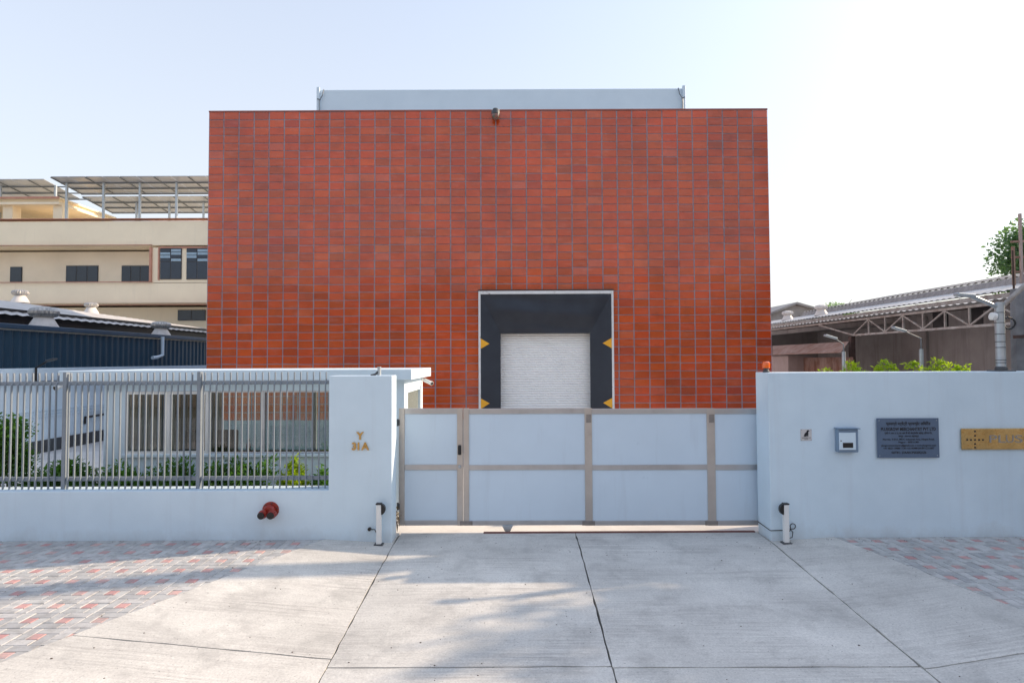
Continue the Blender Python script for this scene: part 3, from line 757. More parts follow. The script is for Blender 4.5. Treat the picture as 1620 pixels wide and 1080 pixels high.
MB().lathe([(.035, 0), (.038, .01), (.038, .14), (.015, .19), (.014, .21)], (p.x, Y0+.42, dzz), n=14).build('body', pm('pink_plastic', (.55, .35, .38), None, 5, rough=.3), bt, smooth=True)
MB().lathe([(.017, .21), (.017, .24), (.01, .245)], (p.x, Y0+.42, dzz), n=12).build('cap', M['redpipe'], bt, smooth=True)
# bullet cameras on the gatehouse
def bullet(root, d, label):
    c = thing('security_camera', label, 'camera', root); r = Vector(root); d = Vector(d).normalized()
    MB().lathe([(.045, 0), (.045, .02), (.03, .03)], r, (0, 0, -1) if abs(d.x) < .5 else (1, 0, 0), 14).build('base', M['white'], c, smooth=True)
    e = r+Vector((.09 if abs(d.x) >= .5 else 0, 0, -.05)); MB().tube([r, e], .016, 8).build('arm', M['white'], c)
    MB().lathe([(.02, -.05), (.036, -.05), (.036, .13), (.042, .135), (.042, .16)], e, d, 14).build('housing', M['white'], c, smooth=True)
    MB().lathe([(.034, .161), (.034, .164), (.01, .166)], e, d, 14).build('lens', M['black'], c)
bullet((gx1+.0, 11.35, at(668, 598, 11.35).z), (.75, -.55, -.3), 'white bullet camera on the sunlit side of the gatehouse under its roof')
bullet((at(95, 604, 9.4).x+.05, 9.42, rz0), (-.2, -1, -.4), 'white bullet camera hanging under the overhanging roof end of the gatehouse')

# ------------------------------------------------------------------ small things on the left wall
nm_ = thing('house_number', 'gold plot number letters fixed to the white pillar left of the gate', 'sign', (at(570, 700, YW).x, YW, at(570, 700, YW).z))
for ch, px, py in (('Y', 570, 689.5), ('3', 560.5, 706), ('1', 567.5, 706), ('A', 578, 706)):
    q = at(px, py, YW); lettering('letter', ch, .138, .018, (q.x, YW-.012, q.z), M['gold'], nm_, bold=.004)
q = at(428.5, 806, YW)
fi = thing('fire_inlet', 'red two way fire brigade inlet on the low white wall', 'fire inlet', (q.x, YW, q.z))
MB().lathe([(.112, 0), (.112, .012), (.104, .016)], (q.x, YW, q.z), (0, -1, 0), 24).build('flange', M['redpipe'], fi, smooth=True)
mb = MB().lathe([(.07, .015), (.078, .04), (.08, .07), (.06, .09)], (q.x, YW, q.z), (0, -1, 0), 18); mb.build('body', M['redpipe'], fi, smooth=True)
for e in (-1, 1):
    bo = (q.x+.056*e, YW-.055, q.z-.022); d = (.06*e, -1, -.12)
    o = MB().lathe([(.045, 0), (.052, .05), (.058, .055), (.058, .075), (.05, .08), (.05, .11)], bo, d, 18).build('outlet', M['redpipe'], fi, smooth=True)
    MB().lathe([(.046, .111), (.046, .128), (.032, .134)], bo, d, 16).build('outlet_cap', M['black'], o, smooth=True)
for k in range(6):
    t_ = math.pi/3*k+.3; MB().lathe([(.009, .0), (.009, .01)], (q.x+.093*math.cos(t_), YW-.016, q.z+.093*math.sin(t_)), (0, -1, 0), 6).build('bolt', M['dgrey'], fi)

def sensor(px, e, label):
    q = atz(px, 853.5); Y = min(q.y, YW-.09); x = at(px, 840, Y).x; z0 = zs(x, Y); zt_ = at(px, 797.5, Y).z
    s = thing('sensor_post', label, 'sensor post', (x, Y, z0), 'gate safety sensor posts')
    box('base_plate', M['dgrey'], s, (x-.06, Y-.05, z0-.004), (x+.06, Y+.05, z0+.012), .003)
    box('post', M['white'], s, (x-.033, Y-.033, z0+.01), (x+.033, Y+.033, zt_), .006)
    box('cap', M['black'], s, (x-.040, Y-.036, zt_), (x+.040, Y+.036, zt_+.02), .006)
    mb = MB(); pts = [(x+.034*e, Y-.03, zt_+.012)]
    for k in range(9):
        t_ = math.pi/2-math.pi*k/8; pts.append((x+e*(.034+.052*math.cos(t_)), Y-.03, zt_-.062+.07*math.sin(t_)))
    mb.prism(pts, (0, .06, 0)); mb.build('sensor_head', M['black'], s, bevel=.004)
    return s, x, Y, z0
s, x, Y, z0 = sensor(599.5, 1, 'white sensor post with black eye in front of the house number pillar')
c = at(585, 836, YW); MB().tube([(x-.03, Y, c.z-.04), (x-.06, Y+.02, c.z+.01), (c.x+.02, YW-.03, c.z), (c.x, YW-.002, c.z)], .007, 6).tube([(c.x, YW-.03, c.z), (c.x, YW+.0, c.z)], .024, 10).build('cable', M['black'], s)
s, x, Y, z0 = sensor(1243.5, -1, 'white sensor post with black eye and coiled cable by the right wall')
pts = []
for k in range(15):
    t_ = -2.2+k*.42; pts.append((x+.125+.036*math.cos(t_)-.02*(k < 2), YW-.03, z0+.20+.036*math.sin(t_)))
pts = [(x+.03, Y, z0+.06), (x+.09, Y+.02, z0+.07), (x+.125, YW-.03, z0+.12)]+pts+[(x+.06, Y+.02, z0+.15), (x+.032, Y, z0+.15)]
MB().tube(pts, .006, 6).build('cable', M['black'], s)
q = at(600, 593, YW+.14); zz = zpil
cs = thing('conduit_stub', 'short grey pipe end standing on top of the house number pillar', 'pipe', (q.x, YW+.14, zz))
MB().tube([(q.x, YW+.14, zz-.01), (q.x, YW+.14, zz+.085), (q.x, YW+.14, zz+.12)], .026, 12).build('pipe', M['galv'], cs, smooth=True)
MB().tube([(q.x-.11, YW+.10, zz+.008), (q.x-.05, YW+.12, zz+.014), (q.x-.015, YW+.13, zz+.05)], [.008, .016, .018], 8).build('elbow', M['dgrey'], cs, smooth=True)

# ------------------------------------------------------------------ things on the right wall
q = at(1275, 687.5, YW)
ps = thing('dog_sign', 'small white plaque with a black sitting dog on the right wall', 'sign', (q.x, YW, q.z))
box('plate', M['plaque'], ps, (q.x-.075, YW-.008, q.z-.077), (q.x+.075, YW-.001, q.z+.077), .002)
dog = [(.022, .06), (.034, .058), (.046, .048), (.034, .040), (.028, .030), (.030, .005), (.026, -.020), (.034, -.026), (.016, -.028), (.010, -.012), (.004, -.028), (-.030, -.028), (-.040, -.020), (-.028, -.018), (-.030, -.004), (-.016, .018), (.004, .034), (.008, .052)]
MB().prism([(q.x+a, YW-.0095, q.z+b+.006) for a, b in dog], (0, .001, 0)).build('dog', M['ink'], ps)
lettering('text', 'BEWARE OF', .022, .001, (q.x, YW-.0095, q.z-.040), M['ink'], ps); lettering('text', 'DOG', .022, .001, (q.x, YW-.0095, q.z-.060), M['ink'], ps)
for e in (-1, 1):
    for f in (-1, 1): MB().lathe([(.005, 0), (.004, .003)], (q.x+.066*e, YW-.008, q.z+.068*f), (0, -1, 0), 8).build('screw', M['steelgrey'], ps)

a, b = at(1321, 714, YW), at(1352, 677, YW)
mbx = thing('meter_box', 'grey blue meter box with pale door and black display on the right wall', 'meter box', ((a.x+b.x)/2, YW, a.z))
MB().box(a.x, b.x, YW-.085, YW-.001, a.z, b.z).build('housing', M['mgrey'], mbx, bevel=.012, seg=2)
YD = YW-.105
a2, b2 = at(1328.5, 711.5, YD), at(1354, 684, YD)
MB().box(a2.x, b2.x, YD, YW-.087, a2.z, b2.z).build('door', M['wall'], mbx, bevel=.006, seg=2)
a3, b3 = at(1333.5, 708, YD), at(1349.5, 700, YD)
box('display', M['black'], mbx, (a3.x, YD-.003, a3.z), (b3.x, YD-.001, b3.z))
a3 = at(1330.5, 697, YD); MB().lathe([(.008, 0), (.007, .008)], (a3.x, YD, a3.z), (0, -1, 0), 10).build('lock', M['dgrey'], mbx)
box('hood', M['mgrey'], mbx, (a.x-.012, YW-.12, b.z+.001), (b.x+.012, YW-.001, b.z+.012), .003)

a, b = at(1388.5, 724, YW-.03), at(1485, 661, YW-.03)
cs_ = thing('company_sign', 'dark steel company name plate with rows of black writing on the right wall', 'sign', ((a.x+b.x)/2, YW, (a.z+b.z)/2))
MB().box(a.x, b.x, YW-.03, YW-.018, a.z, b.z).build('plate', M['signsteel'], cs_, bevel=.003)
W_, cxs = b.x-a.x, (a.x+b.x)/2
rows = [('प्लसग्रो मर्चेंट्री प्रायव्हेट लिमिटेड', 271, .052, .72, .0012), ('PLUSGROW MERCHANTRY PVT LTD', 387, .060, .885, .0016), ('प्लॉट नं. वाय ३१ ए, एम आय डी सी औद्योगिक क्षेत्र, हिंगणा रोड,', 472, .034, .77, .0005),
        ('नागपूर - ४४००१६ महाराष्ट्र', 537, .034, .33, .0005), ('Plot No. Y-31A, MIDC Industrial Area, Hingna Road,', 605, .034, .83, .0005), ('Nagpur - 440016 MH', 665, .034, .33, .0005),
        ('plusgrowmerchantry@gmail.com | www.plusgrow.com', 735, .034, .88, .0005), ('+91 98221 29888 | CIN: U51909MH2018PTC313887', 797, .034, .82, .0005), ('GSTIN : 27AAKCP2520Q1Z6', 888, .040, .56, .001)]
for tx, py, size, wf, bo in rows:
    zz = b.z-(py-150)/850*(b.z-a.z)
    lettering('text_line', tx, size, .002, (cxs+.004, YW-.0312, zz), M['ink'], cs_, width=W_*wf, bold=bo)
for e in (a.x+.03, b.x-.03):
    for f in (a.z+.03, b.z-.03): MB().lathe([(.007, -.012), (.007, 0), (.005, .004)], (e, YW-.03, f), (0, -1, 0), 8).build('screw', M['galv'], cs_)

a, b = at(1522, 711, YW-.03), at(1692, 677, YW-.03)
bs = thing('brass_sign', 'polished brass name board with cut lettering at the right end of the wall', 'sign', ((a.x+b.x)/2, YW, (a.z+b.z)/2))
MB().box(a.x, b.x, YW-.03, YW-.012, a.z, b.z).build('plate', M['brass'], bs, bevel=.003)
for ch, px, wd_ in (('P', 1570.5, .105), ('L', 1584.5, .10), ('U', 1597.5, .105), ('S', 1611.5, .105), ('G', 1626, .105), ('R', 1640, .105), ('O', 1654.5, .11), ('W', 1670, .13)):
    q = at(px, 694.5, YW-.03); lettering('letter', ch, .145, .003, (q.x, YW-.0317, q.z), M['galv2'], bs, width=wd_)
for px, py in ((1542.5, 682), (1542.5, 689), (1542.5, 695.5), (1542.5, 702), (1542.8, 707.5), (1530.3, 695.5), (1536, 695.5), (1549, 695.5), (1555, 695.5)):
    q = at(px, py, YW-.03); r_ = .011; MB().box(q.x-r_, q.x+r_, YW-.033, YW-.0302, q.z-r_, q.z+r_).build('dot', M['ink'], bs)
q = at(1212, 588, YW+.2)
be = thing('warning_beacon', 'orange warning beacon on the left end of the right wall', 'beacon', (q.x, YW+.2, zrw))
MB().lathe([(.045, 0), (.045, .02), (.032, .035), (.032, .06)], (q.x, YW+.2, zrw), n=16).build('base', M['dgrey'], be, smooth=True)
MB().lathe([(.046, .06), (.053, .065), (.053, .12), (.046, .142), (.03, .15)], (q.x, YW+.2, zrw), n=20, fin=.04).build('lens', M['orange'], be, smooth=True)
cb = [at(1199, 835, YRB-.02), None]
z_ = .095
tag(MB().tube([(xr-.006, YRB-.01, z_+.01), (xr-.006, YW+.02, z_), (xr-.004, YW-.006, z_), (xr+.13, YW-.006, z_+.004), (xr+.20, YW-.007, z_+.002)], .0055, 6).build('cable', M['black'], base=(xr, YW, z_)),
    'thin black cable wrapped round the foot of the right wall corner', 'cable')

# lamp on the wall top
YP = YW+.2
q = at(1584, 588, YP); top = at(1580, 478, YP); px_ = q.x
lp = thing('street_lamp', 'grey banded pipe lamp post with a lamp arm on top of the right wall', 'lamp post', (px_, YP, zrw))
box('base_plate', M['dgrey'], lp, (px_-.12, YP-.11, zrw), (px_+.12, YP+.11, zrw+.018), .003)
MB().tube([(px_, YP, zrw), (px_, YP, top.z)], .058, 18).build('post', M['galv'], lp, smooth=True)
MB().lathe([(.075, 0), (.075, .03), (.06, .05)], (px_, YP, zrw+.018), n=18).build('collar', M['dgrey'], lp, smooth=True)
for py in (495, 511, 529, 541, 550, 570, 574): zz = at(1582, py, YP).z; MB().lathe([(.0600, 0), (.0612, .002), (.0612, .008), (.0600, .010)], (px_, YP, zz), n=18).build('band', M['dgrey'], lp, smooth=True)
e1 = at(1536, 468, YP-.05); e0 = Vector((px_-.02, YP, at(1575, 486, YP).z))
MB().tube([e0, e1], .028, 12).build('lamp_arm', M['galv'], lp, smooth=True)
e2 = at(1512, 465.5, YP-.06)
MB().bar(e1+Vector((.04, 0, .0)), e2, .11, .045).build('lamp_head', M['galv'], lp, bevel=.012)
MB().tube([(px_+.03, YP, at(1588, 486, YP).z), at(1622, 450, YP+.05)], .032, 12).build('brace_arm', M['whitetruss'], lp, smooth=True)
MB().lathe([(.02, 0), (.055, .02), (.055, .07), (.03, .09)], (px_-.06, YP-.02, at(1572, 501, YP).z), (-1, 0, .1), 14).build('sensor', M['white'], lp, smooth=True)
cq = at(1596, 511, YP+.3)
pts = [(cq.x+.085*math.cos(t_*.35)+random.uniform(-.008, .008), YP+.3+.01*math.sin(t_), cq.z+.085*math.sin(t_*.35)+random.uniform(-.008, .008)) for t_ in range(75)]
tag(MB().tube(pts, .010, 6).build('cable_coil', M['black'], base=cq), 'coil of black cable hung between the lamp post and the concrete pole', 'cable')
# concrete pole at the edge of the picture
q = at(1617, 560, 9.1)
cp_ = thing('concrete_pole', 'rough dark concrete pole at the right edge behind the wall', 'pole', (q.x, 9.1, 0))
MB().tube([(q.x, 9.1, 0), (q.x-.015, 9.1, 2.6), (q.x-.01, 9.1, at(1612, 457, 9.1).z)], [.15, .125, .115], 9).build('shaft', M['concpole'], cp_)
zz = at(1612, 533, 9.0).z; MB().bar((q.x-.24, 8.95, zz), (q.x+.3, 8.95, zz+.02), .05, .05).build('bracket', M['darkrust'], cp_)

# ------------------------------------------------------------------ plants
def plant(name, px, Y, ztop, rad, label, cat, group, mat, n, size, zlow_=0.05, shape=2.6, stems=5):
    p = at(px, 700, Y); o = thing(name, label, cat, (p.x, Y, zlow_), group); mb = MB()
    mid = (zlow_+ztop)/2
    for k in range(stems):
        e = Vector((p.x+random.uniform(-.6, .6)*rad, Y+random.uniform(-.6, .6)*rad, ztop-random.uniform(.05, .25)*(ztop-zlow_)))
        b0 = Vector((p.x+random.uniform(-.03, .03), Y+random.uniform(-.03, .03), zlow_-.03)); mb.tube([b0, (b0+e)/2+Vector((random.uniform(-.04, .04), 0, 0)), e], [.010, .007, .003], 5)
    mb.build('stem', M['bark'], o)
    mb = MB(); leaves(mb, n, (p.x, Y, ztop-.36 if cat != 'shrub' else ztop-.58), (rad, rad*.8, .36) if cat != 'shrub' else (rad*.8, rad*.8, .4), size, 12, shape); mb.build('foliage', mat, o)
    return o
HB = 'bushes planted along the railing'
plant('bush', 12, 9.0, at(12, 655, 9.0).z, .38, 'tall light green bush behind the left end of the railing', 'bush', HB, M['hedge'], 1800, .085, stems=7)
bo_ = [c for c in col.objects if c.name.startswith('bush') and c.parent is None][-1]
mb = MB(); leaves(mb, 1800, (WORLD[bo_].x, 9.0, .85), (.34, .3, .42), .085, 16); mb.build('foliage', M['hedge'], bo_)
hp = [(62, 735), (108, 728), (152, 730), (198, 727), (243, 735), (283, 728), (326, 731), (370, 727), (404, 722), (466, 724), (513, 742)]
hl = ['low green bush right beside the tall bush behind the railing', 'low green bush behind the first thick railing post', 'low green bush just left of the gatehouse corner',
      'low green bush under the left edge of the gatehouse window', 'short green bush under the middle of the first small window', 'low green bush under the second small window', 'low green bush behind the second thick railing post',
      'low green bush right of the second thick railing post', 'taller pointed green bush under the wide window', 'green bush with sunlight tinted into its leaves, alone under the wide window', 'small green bush half hidden by the house number pillar']
for (px, py), lb in zip(hp, hl):
    Y = 8.95+random.uniform(-.08, .12)
    plant('bush', px, Y, at(px, py, Y).z, random.uniform(.34, .40) if px < 440 else .2, lb, 'bush', HB, M['shrub'] if False else M['shrub'] if px == 466 else M['hedge'], 1500, .10, shape=3.4)  # the lone bush gets yellower leaves to paint in sunlight
SB = 'yellow green shrubs behind the right wall'
for px, py, rd, lb in ((1311, 580, .12, 'tiny yellow green shrub tip peeking over the wall nearest the tiled warehouse'), (1350, 571, .26, 'yellow green shrub behind the wall in front of the rusty sheets'),
                       (1404, 571, .22, 'green shrub behind the wall midway between the two small lamps'), (1448, 569, .17, 'narrow yellow green shrub just left of the taller small lamp'),
                       (1484, 566, .24, 'fullest yellow green shrub just right of the taller small lamp'), (1523, 573, .14, 'small yellow green shrub nearest the grey lamp post')):
    Y = 9.15+random.uniform(-.1, .15)
    plant('shrub', px, Y, at(px, py-6, Y).z, rd, lb, 'shrub', SB, M['shrub'], int(1500*rd), .085, zlow_=1.2 if False else .0, stems=6)
    # denser head that shows over the wall
    o = [c for c in col.objects if c.name.startswith('shrub') and c.parent is None][-1]
    mb = MB(); p = WORLD[o]; zt_ = at(px, py, Y).z
    leaves(mb, int(1300*rd), (p.x, Y, zt_-.16), (rd*.85, rd*.85, .17), .07, 9, 3.0, spread=.34); mb.build('foliage', M['shrub'], o)

def tree(name, p, h, crad, label, group, n, size, mat, trunk=.2, clumps=26, lean=0, zc=None):
    o = thing(name, label, 'tree', p, group); p = Vector(p); mb = MB()
    zc = zc or h*.62
    mb.tube([p-Vector((0, 0, .3)), p+Vector((lean*.3, 0, h*.25)), p+Vector((lean*.6, .1, h*.5)), p+Vector((lean, 0, h*.8))], [trunk, trunk*.75, trunk*.5, trunk*.15], 10)
    for k in range(9):
        a_ = k*2.4; z_0 = h*(.30+.05*k); r_ = crad[0]*random.uniform(.5, .85)
        b0 = p+Vector((lean*.5, 0, z_0)); e = b0+Vector((r_*math.cos(a_), r_*math.sin(a_), h*random.uniform(.08, .22)))
        mb.tube([b0, (b0+e)/2+Vector((0, 0, .12*r_)), e], [trunk*.32, trunk*.2, trunk*.06], 6)
    mb.build('trunk', M['bark'], o, smooth=True)
    mb = MB(); leaves(mb, n, p+Vector((lean, 0, zc)), crad, size, clumps, 1.9, spread=.34); mb.build('crown', mat, o)
    return o
TG = 'trees around the site'
q = at(1680, 436, 34)
tree('tree', (q.x, 34, 0), 12.0, (3.5, 3.1, 3.7), 'green leafy tree rising over the weathered shed roof at the right edge', TG, 30000, .27, M['treeleaf'], .3, 60, zc=q.z+.4)
q = at(1330, 486, 62)
tree('tree', (q.x, 62, 0), 9.6, (2.0, 2.0, 2.2), 'small distant tree just showing over the shed ridge', TG, 5000, .24, M['treeleaf'], .2, 26, zc=q.z-1.5)
# street trees beyond the right edge whose shade lies over the drive
tree('tree', (13.8, 9.1, -.4), 7.0, (2.3, 2.0, 3.3), 'dense street tree on the pavement beyond the end of the right wall', TG, 26000, .34, M['treeleaf'], .22, 110, zc=3.5)
tree('tree', (13.2, 5.5, -.4), 6.2, (2.3, 2.2, 3.2), 'broad street tree nearest the road beyond the right wall', TG, 26000, .34, M['treeleaf'], .24, 110, zc=3.1)

# ------------------------------------------------------------------ garden lamps behind the right wall
def glamp(pole, top, low, head, Y, label):
    p = at(pole, 600, Y); o = thing('garden_lamp', label, 'lamp', (p.x, Y, 0), 'small arm lamps behind the right wall')
    zt_, zl = at(pole, top, Y).z, at(pole, low, Y).z; e = at(*head, Y)
    MB().tube([(p.x, Y, 0), (p.x, Y, zl)], .032, 10).build('post', M['galv'], o, smooth=True)
    MB().tube([(p.x, Y, zl), (p.x, Y, zt_), (e.x+.12, Y, e.z-.03)], .010, 8).build('arm', M['steelgrey'], o)
    MB().bar((e.x+.16, Y, e.z-.04), (e.x-.05, Y, e.z+.025), .10, .03).build('lamp_head', M['galv'], o, bevel=.008)
glamp(1335.5, 544, 556, (1309, 532), 10.6, 'shorter small arm lamp in front of the rusty awning')
glamp(1458.5, 535, 552, (1417, 520), 9.7, 'taller small arm lamp in front of the dark shed wall')

# ------------------------------------------------------------------ old shed on the right
os_ = thing('old_shed', 'long weathered shed with white trusses and rusty awning right of the warehouse', 'building', (16, 25, 0))
XW = 16.0
box('wall', M['oldwall'], os_, (XW, 13, -.2), (XW+.3, 24.4, 4.35)); box('lintel', M['oldwall'], os_, (XW, 24.41, 3.9), (XW+.3, 44, 4.35)); box('back_wall', M['oldwall'], os_, (22.5, 13, -.2), (22.8, 44, 4.35)); box('end_wall', M['oldwall'], os_, (XW+.31, 43.7, -.2), (22.49, 44, 4.35)); box('cross_wall', M['oldwall'], os_, (XW+.31, 24.1, -.2), (22.49, 24.4, 4.35)); box('ceiling', M['oldsheet'], os_, (XW+.31, 13, 4.36), (22.8, 44, 4.42))
for yy in (16.3, 19.5, 22.8): box('pilaster', M['oldwall'], os_, (XW-.10, yy, -.2), (XW-.003, yy+.5, 4.0))
for a_, b_ in (((1536, 484), (1572, 511)), ((1476, 494), (1500, 520))):
    u, v = atx(*a_, XW-.02), atx(*b_, XW-.02); box('window', M['black'], os_, (XW-.04, v.y, v.z), (XW-.003, u.y, u.z))
# upper roof: eave strip and corrugated upstand
ea, eb = atx(1640, 450, 15.3), atx(1212, 516.5, 15.3); ez = (ea.z+eb.z)/2
ya, yb = 12.5, eb.y+3
mb = MB(); mb.corr((15.1, ya, ez), (0, yb-ya, 0), (1.9, 0, .42), .30, .03, (-.2, 0, 1)); mb.build('roof', M['whiteroof'], os_)
box('eave_beam', M['whitetruss'], os_, (15.16, ya, ez-.20), (15.24, yb, ez-.05))
mb = MB()
yk = ya
while yk < yb:
    mb.bar((15.25, yk, ez-.06), (16.0, yk, ez-.02), .05, .07); yk += 1.1
mb.build('rafter', M['darkrust'], os_)
box('clerestory', M['pinkwall'], os_, (15.9, ya, 4.36), (16.0, yb, ez+.05))
mb = MB(); za = atx(1620, 440, 17.2).z; mb.corr((16.9, ya, ez+.22), (0, yb-ya-4, 0), (.2, 0, za-ez-.17), .34, .05, (-1, 0, 0)); mb.build('corrugated_upstand', M['oldsheet'], os_)
mb = MB(); mb.corr((17.1, ya, za+.06), (0, yb-ya-4, 0), (5, 0, .9), .34, .05, (0, 0, 1)); mb.build('roof', M['oldsheet'], os_)
# lower canopy carried by white trusses
XT = 13.3
ta, tb = atx(1575, 481, XT), atx(1222, 521, XT); tz = (ta.z+tb.z)/2; y0c, y1c = 13.6, tb.y+2
mb = MB(); mb.corr((XT-.15, y0c, tz+.08), (0, y1c-y0c, 0), (2.85, 0, .28), .30, .03, (0, 0, 1)); mb.build('roof', M['whiteroof'], os_)
bt_, bt2 = atx(1566, 507, XT), atx(1351, 535, XT)
yA, yB = 14.3, bt2.y; zb = (bt_.z+bt2.z)/2
tr = MB().box(XT-.03, XT+.03, yA, y1c, tz-.04, tz+.04).build('truss', M['whitetruss'], os_)
box('bottom_chord', M['whitetruss'], tr, (XT-.03, yA, zb-.035), (XT+.03, yB, zb+.035))
nb = 9; st = (yB-yA)/nb
for k in range(nb):
    u = yA+k*st
    MB().bar((XT, u, zb+.03), (XT, u, tz-.04), .05, .05).build('brace', M['whitetruss'], tr)
    MB().bar((XT, u+(0 if k % 2 else st), zb+.03), (XT, u+(st if k % 2 else 0), tz-.04), .045, .045).build('brace', M['whitetruss'], tr)
MB().bar((XT, yB, zb), (XT, yB+2.6, tz-.04), .05, .05).build('brace', M['whitetruss'], tr)
mb = MB()
for k in range(7): mb.bar((XT+.05, yA+k*3.2, tz+.0), (XW-.02, yA+k*3.2, tz+.25), .06, .09)
mb.build('rafter', M['darkrust'], os_)
box('canopy_post', M['darkrust'], os_, (XT-.08, yB+.05, 0), (XT+.08, yB+.25, zb-.04))
# dark back of the bay under the canopy, rusty awning, sheets, pier
A0, A1 = atx(1222, 547, 13.0), atx(1343, 540, 13.0)
B0, B1 = atx(1222, 561, 12.2), atx(1330, 557, 12.2)
mb = MB(); mb.add([A0, A1, B1, B0, A0+Vector((0, 0, -.02)), A1+Vector((0, 0, -.02)), B1+Vector((0, 0, -.02)), B0+Vector((0, 0, -.02))],
                  [(0, 1, 2, 3), (7, 6, 5, 4), (0, 4, 5, 1), (1, 5, 6, 2), (2, 6, 7, 3), (3, 7, 4, 0)])
mb.build('awning', M['rust'], os_)
yr0, yr1 = atx(1350, 570, 13.0).y, atx(1268, 570, 13.0).y
mb = MB(); mb.corr((13.0, yr0, -.1), (0, yr1-yr0, 0), (0, 0, atx(1310, 565, 13.0).z+.1), .25, .03, (-1, 0, 0)); mb.build('sheet_wall', M['rust'], os_)
u, v = atx(1247, 570, 12.3).y, atx(1218, 570, 12.3).y
box('pier', M['pinkwall'], os_, (12.3, u, -.1), (13.4, v+2, atx(1240, 561, 12.3).z-.05))
def vent(par, p, s, m1, m2, nm='roof_vent'):
    p = Vector(p)
    o = MB().lathe([(.55*s, -.10*s), (.52*s, 0), (.34*s, .32*s), (.30*s, .40*s)], p, n=20).build(nm, m1, par, smooth=True)
    MB().lathe([(.30*s, .40*s), (.42*s, .44*s), (.50*s, .54*s), (.50*s, .64*s), (.42*s, .74*s), (.22*s, .80*s), (.05*s, .82*s)], p, n=44, fin=.09).build('turbine', m2, o)
    return o
for px, pw in ((1300.5, 18), (1247, 17)):
    Y = 16.0*FOC/(px-CX); q = at(px, 500, Y); vent(os_, (16.0, Y, ez+.25), .62, M['ventwhite'], M['ventwhite'])
# gabled shed farther back
g0, g1, g2 = at(1205, 500, 46), at(1257.5, 479.5, 46), at(1297, 492, 46)
gs = thing('gable_shed', 'grey gabled shed end behind the two white roof vents on the right', 'building', (g1.x, 46, 0))
MB().prism([(g0.x, 46, -.2), (g2.x+1.5, 46, -.2), (g2.x+1.5, 46, g2.z-.4), (g1.x, 46, g1.z-.15), (g0.x, 46, g0.z-.15)], (0, 12, 0)).build('wall', M['oldsheet'], gs)
for (p1, p2) in ((g0+Vector((-.3, 0, -.12)), g1), (g1, g2+Vector((1.6, 0, -.4)))):
    MB().prism([p1+Vector((0, -.4, -.1)), p2+Vector((0, -.4, -.1)), p2+Vector((0, -.4, .06)), p1+Vector((0, -.4, .06))], (0, 12.8, 0)).build('roof', M['oldsheet'], gs)
u = at(1268, 505, 45.9); box('panel', M['oldsheet'], gs, (u.x-.1, 45.93, u.z-.6), (u.x+2.6, 45.98, u.z+.35))
# rusty steel frame above the shed
q1, q2 = at(1604, 440, 19.5), at(1616.5, 440, 19.5)
sm_ = thing('steel_frame', 'pinkish rusty steel ladder frame standing against the tree at the right edge', 'steel frame', (q2.x, 19.5, 0))
MB().bar((q1.x, 19.5, 0), (q1.x, 19.5, at(1604, 390, 19.5).z), .07, .07).build('upright', M['rust'], sm_)
MB().bar((q2.x, 19.5, 0), (q2.x, 19.5, at(1616, 338, 19.5).z), .07, .07).build('upright', M['pinkwall'], sm_)
for py in (382, 407, 430): zz = at(1610, py, 19.5).z; MB().bar((q1.x-.02, 19.54, zz), (q2.x+.5, 19.54, zz+.03), .06, .06).build('rung', M['rust'], sm_)
q = at(1603.5, 440, 13.4)
tag(MB().tube([(q.x, 13.4, 0), (q.x, 13.4, at(1603, 396, 13.4).z)], .022, 8).build('pipe', M['darkrust'], base=(q.x, 13.4, 0)), 'thin dark upright pipe rising in front of the weathered shed at the right edge', 'pipe')

# ------------------------------------------------------------------ left: side wall, blue shed, cream building
XS = -13.0
sw = thing('boundary_wall', 'long pale side wall running back at the left behind the railing', 'wall', (XS, 20, 0))
zsw = atx(40, 582.5, XS).z
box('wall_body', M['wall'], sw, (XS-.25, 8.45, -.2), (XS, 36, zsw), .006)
zm = atx(80, 657, XS).z
for dz in (0, .09, .17): box('moulding', M['wall'], sw, (XS+.001, 8.45, zm+dz-.02), (XS+.03, 36, zm+dz+.02), .004)
box('plinth', M['dgrey'], sw, (XS+.001, 8.45, -.1), (XS+.025, 36, .26))
zz = atx(60, 604, XS).z
tag(MB().tube([(XS+.06, 8.6, zz), (XS+.06, 35, zz)], .035, 8).build('pipe', M['steelgrey'], base=(XS, 20, zz)), 'grey blue pipe running along the top of the pale side wall', 'pipe')
q = atx(57, 600, XS+.05)
al = thing('wall_lamp', 'black arm lamp standing up from the pale side wall at the left', 'lamp', q)
e = atx(57, 582, XS+.05); f = at(75, 571, e.y-.1); g = at(88, 567.5, e.y-.2)
MB().tube([q+Vector((0, 0, -.15)), e, f], .028, 8).build('arm', M['black'], al)
MB().bar(f, g, .12, .05).build('lamp_head', M['dgrey'], al, bevel=.01)
q = atx(133, 660, XS+.03)
MBK = MB().tube([q+Vector((.03, 0, -.2)), q+Vector((.03, 0, .0)), q+Vector((.03, .9, .02))], .035, 8).build('wall_bracket', M['black'], base=q)
tag(MBK, 'black bent pipe bracket on the pale side wall left of the gatehouse', 'bracket')

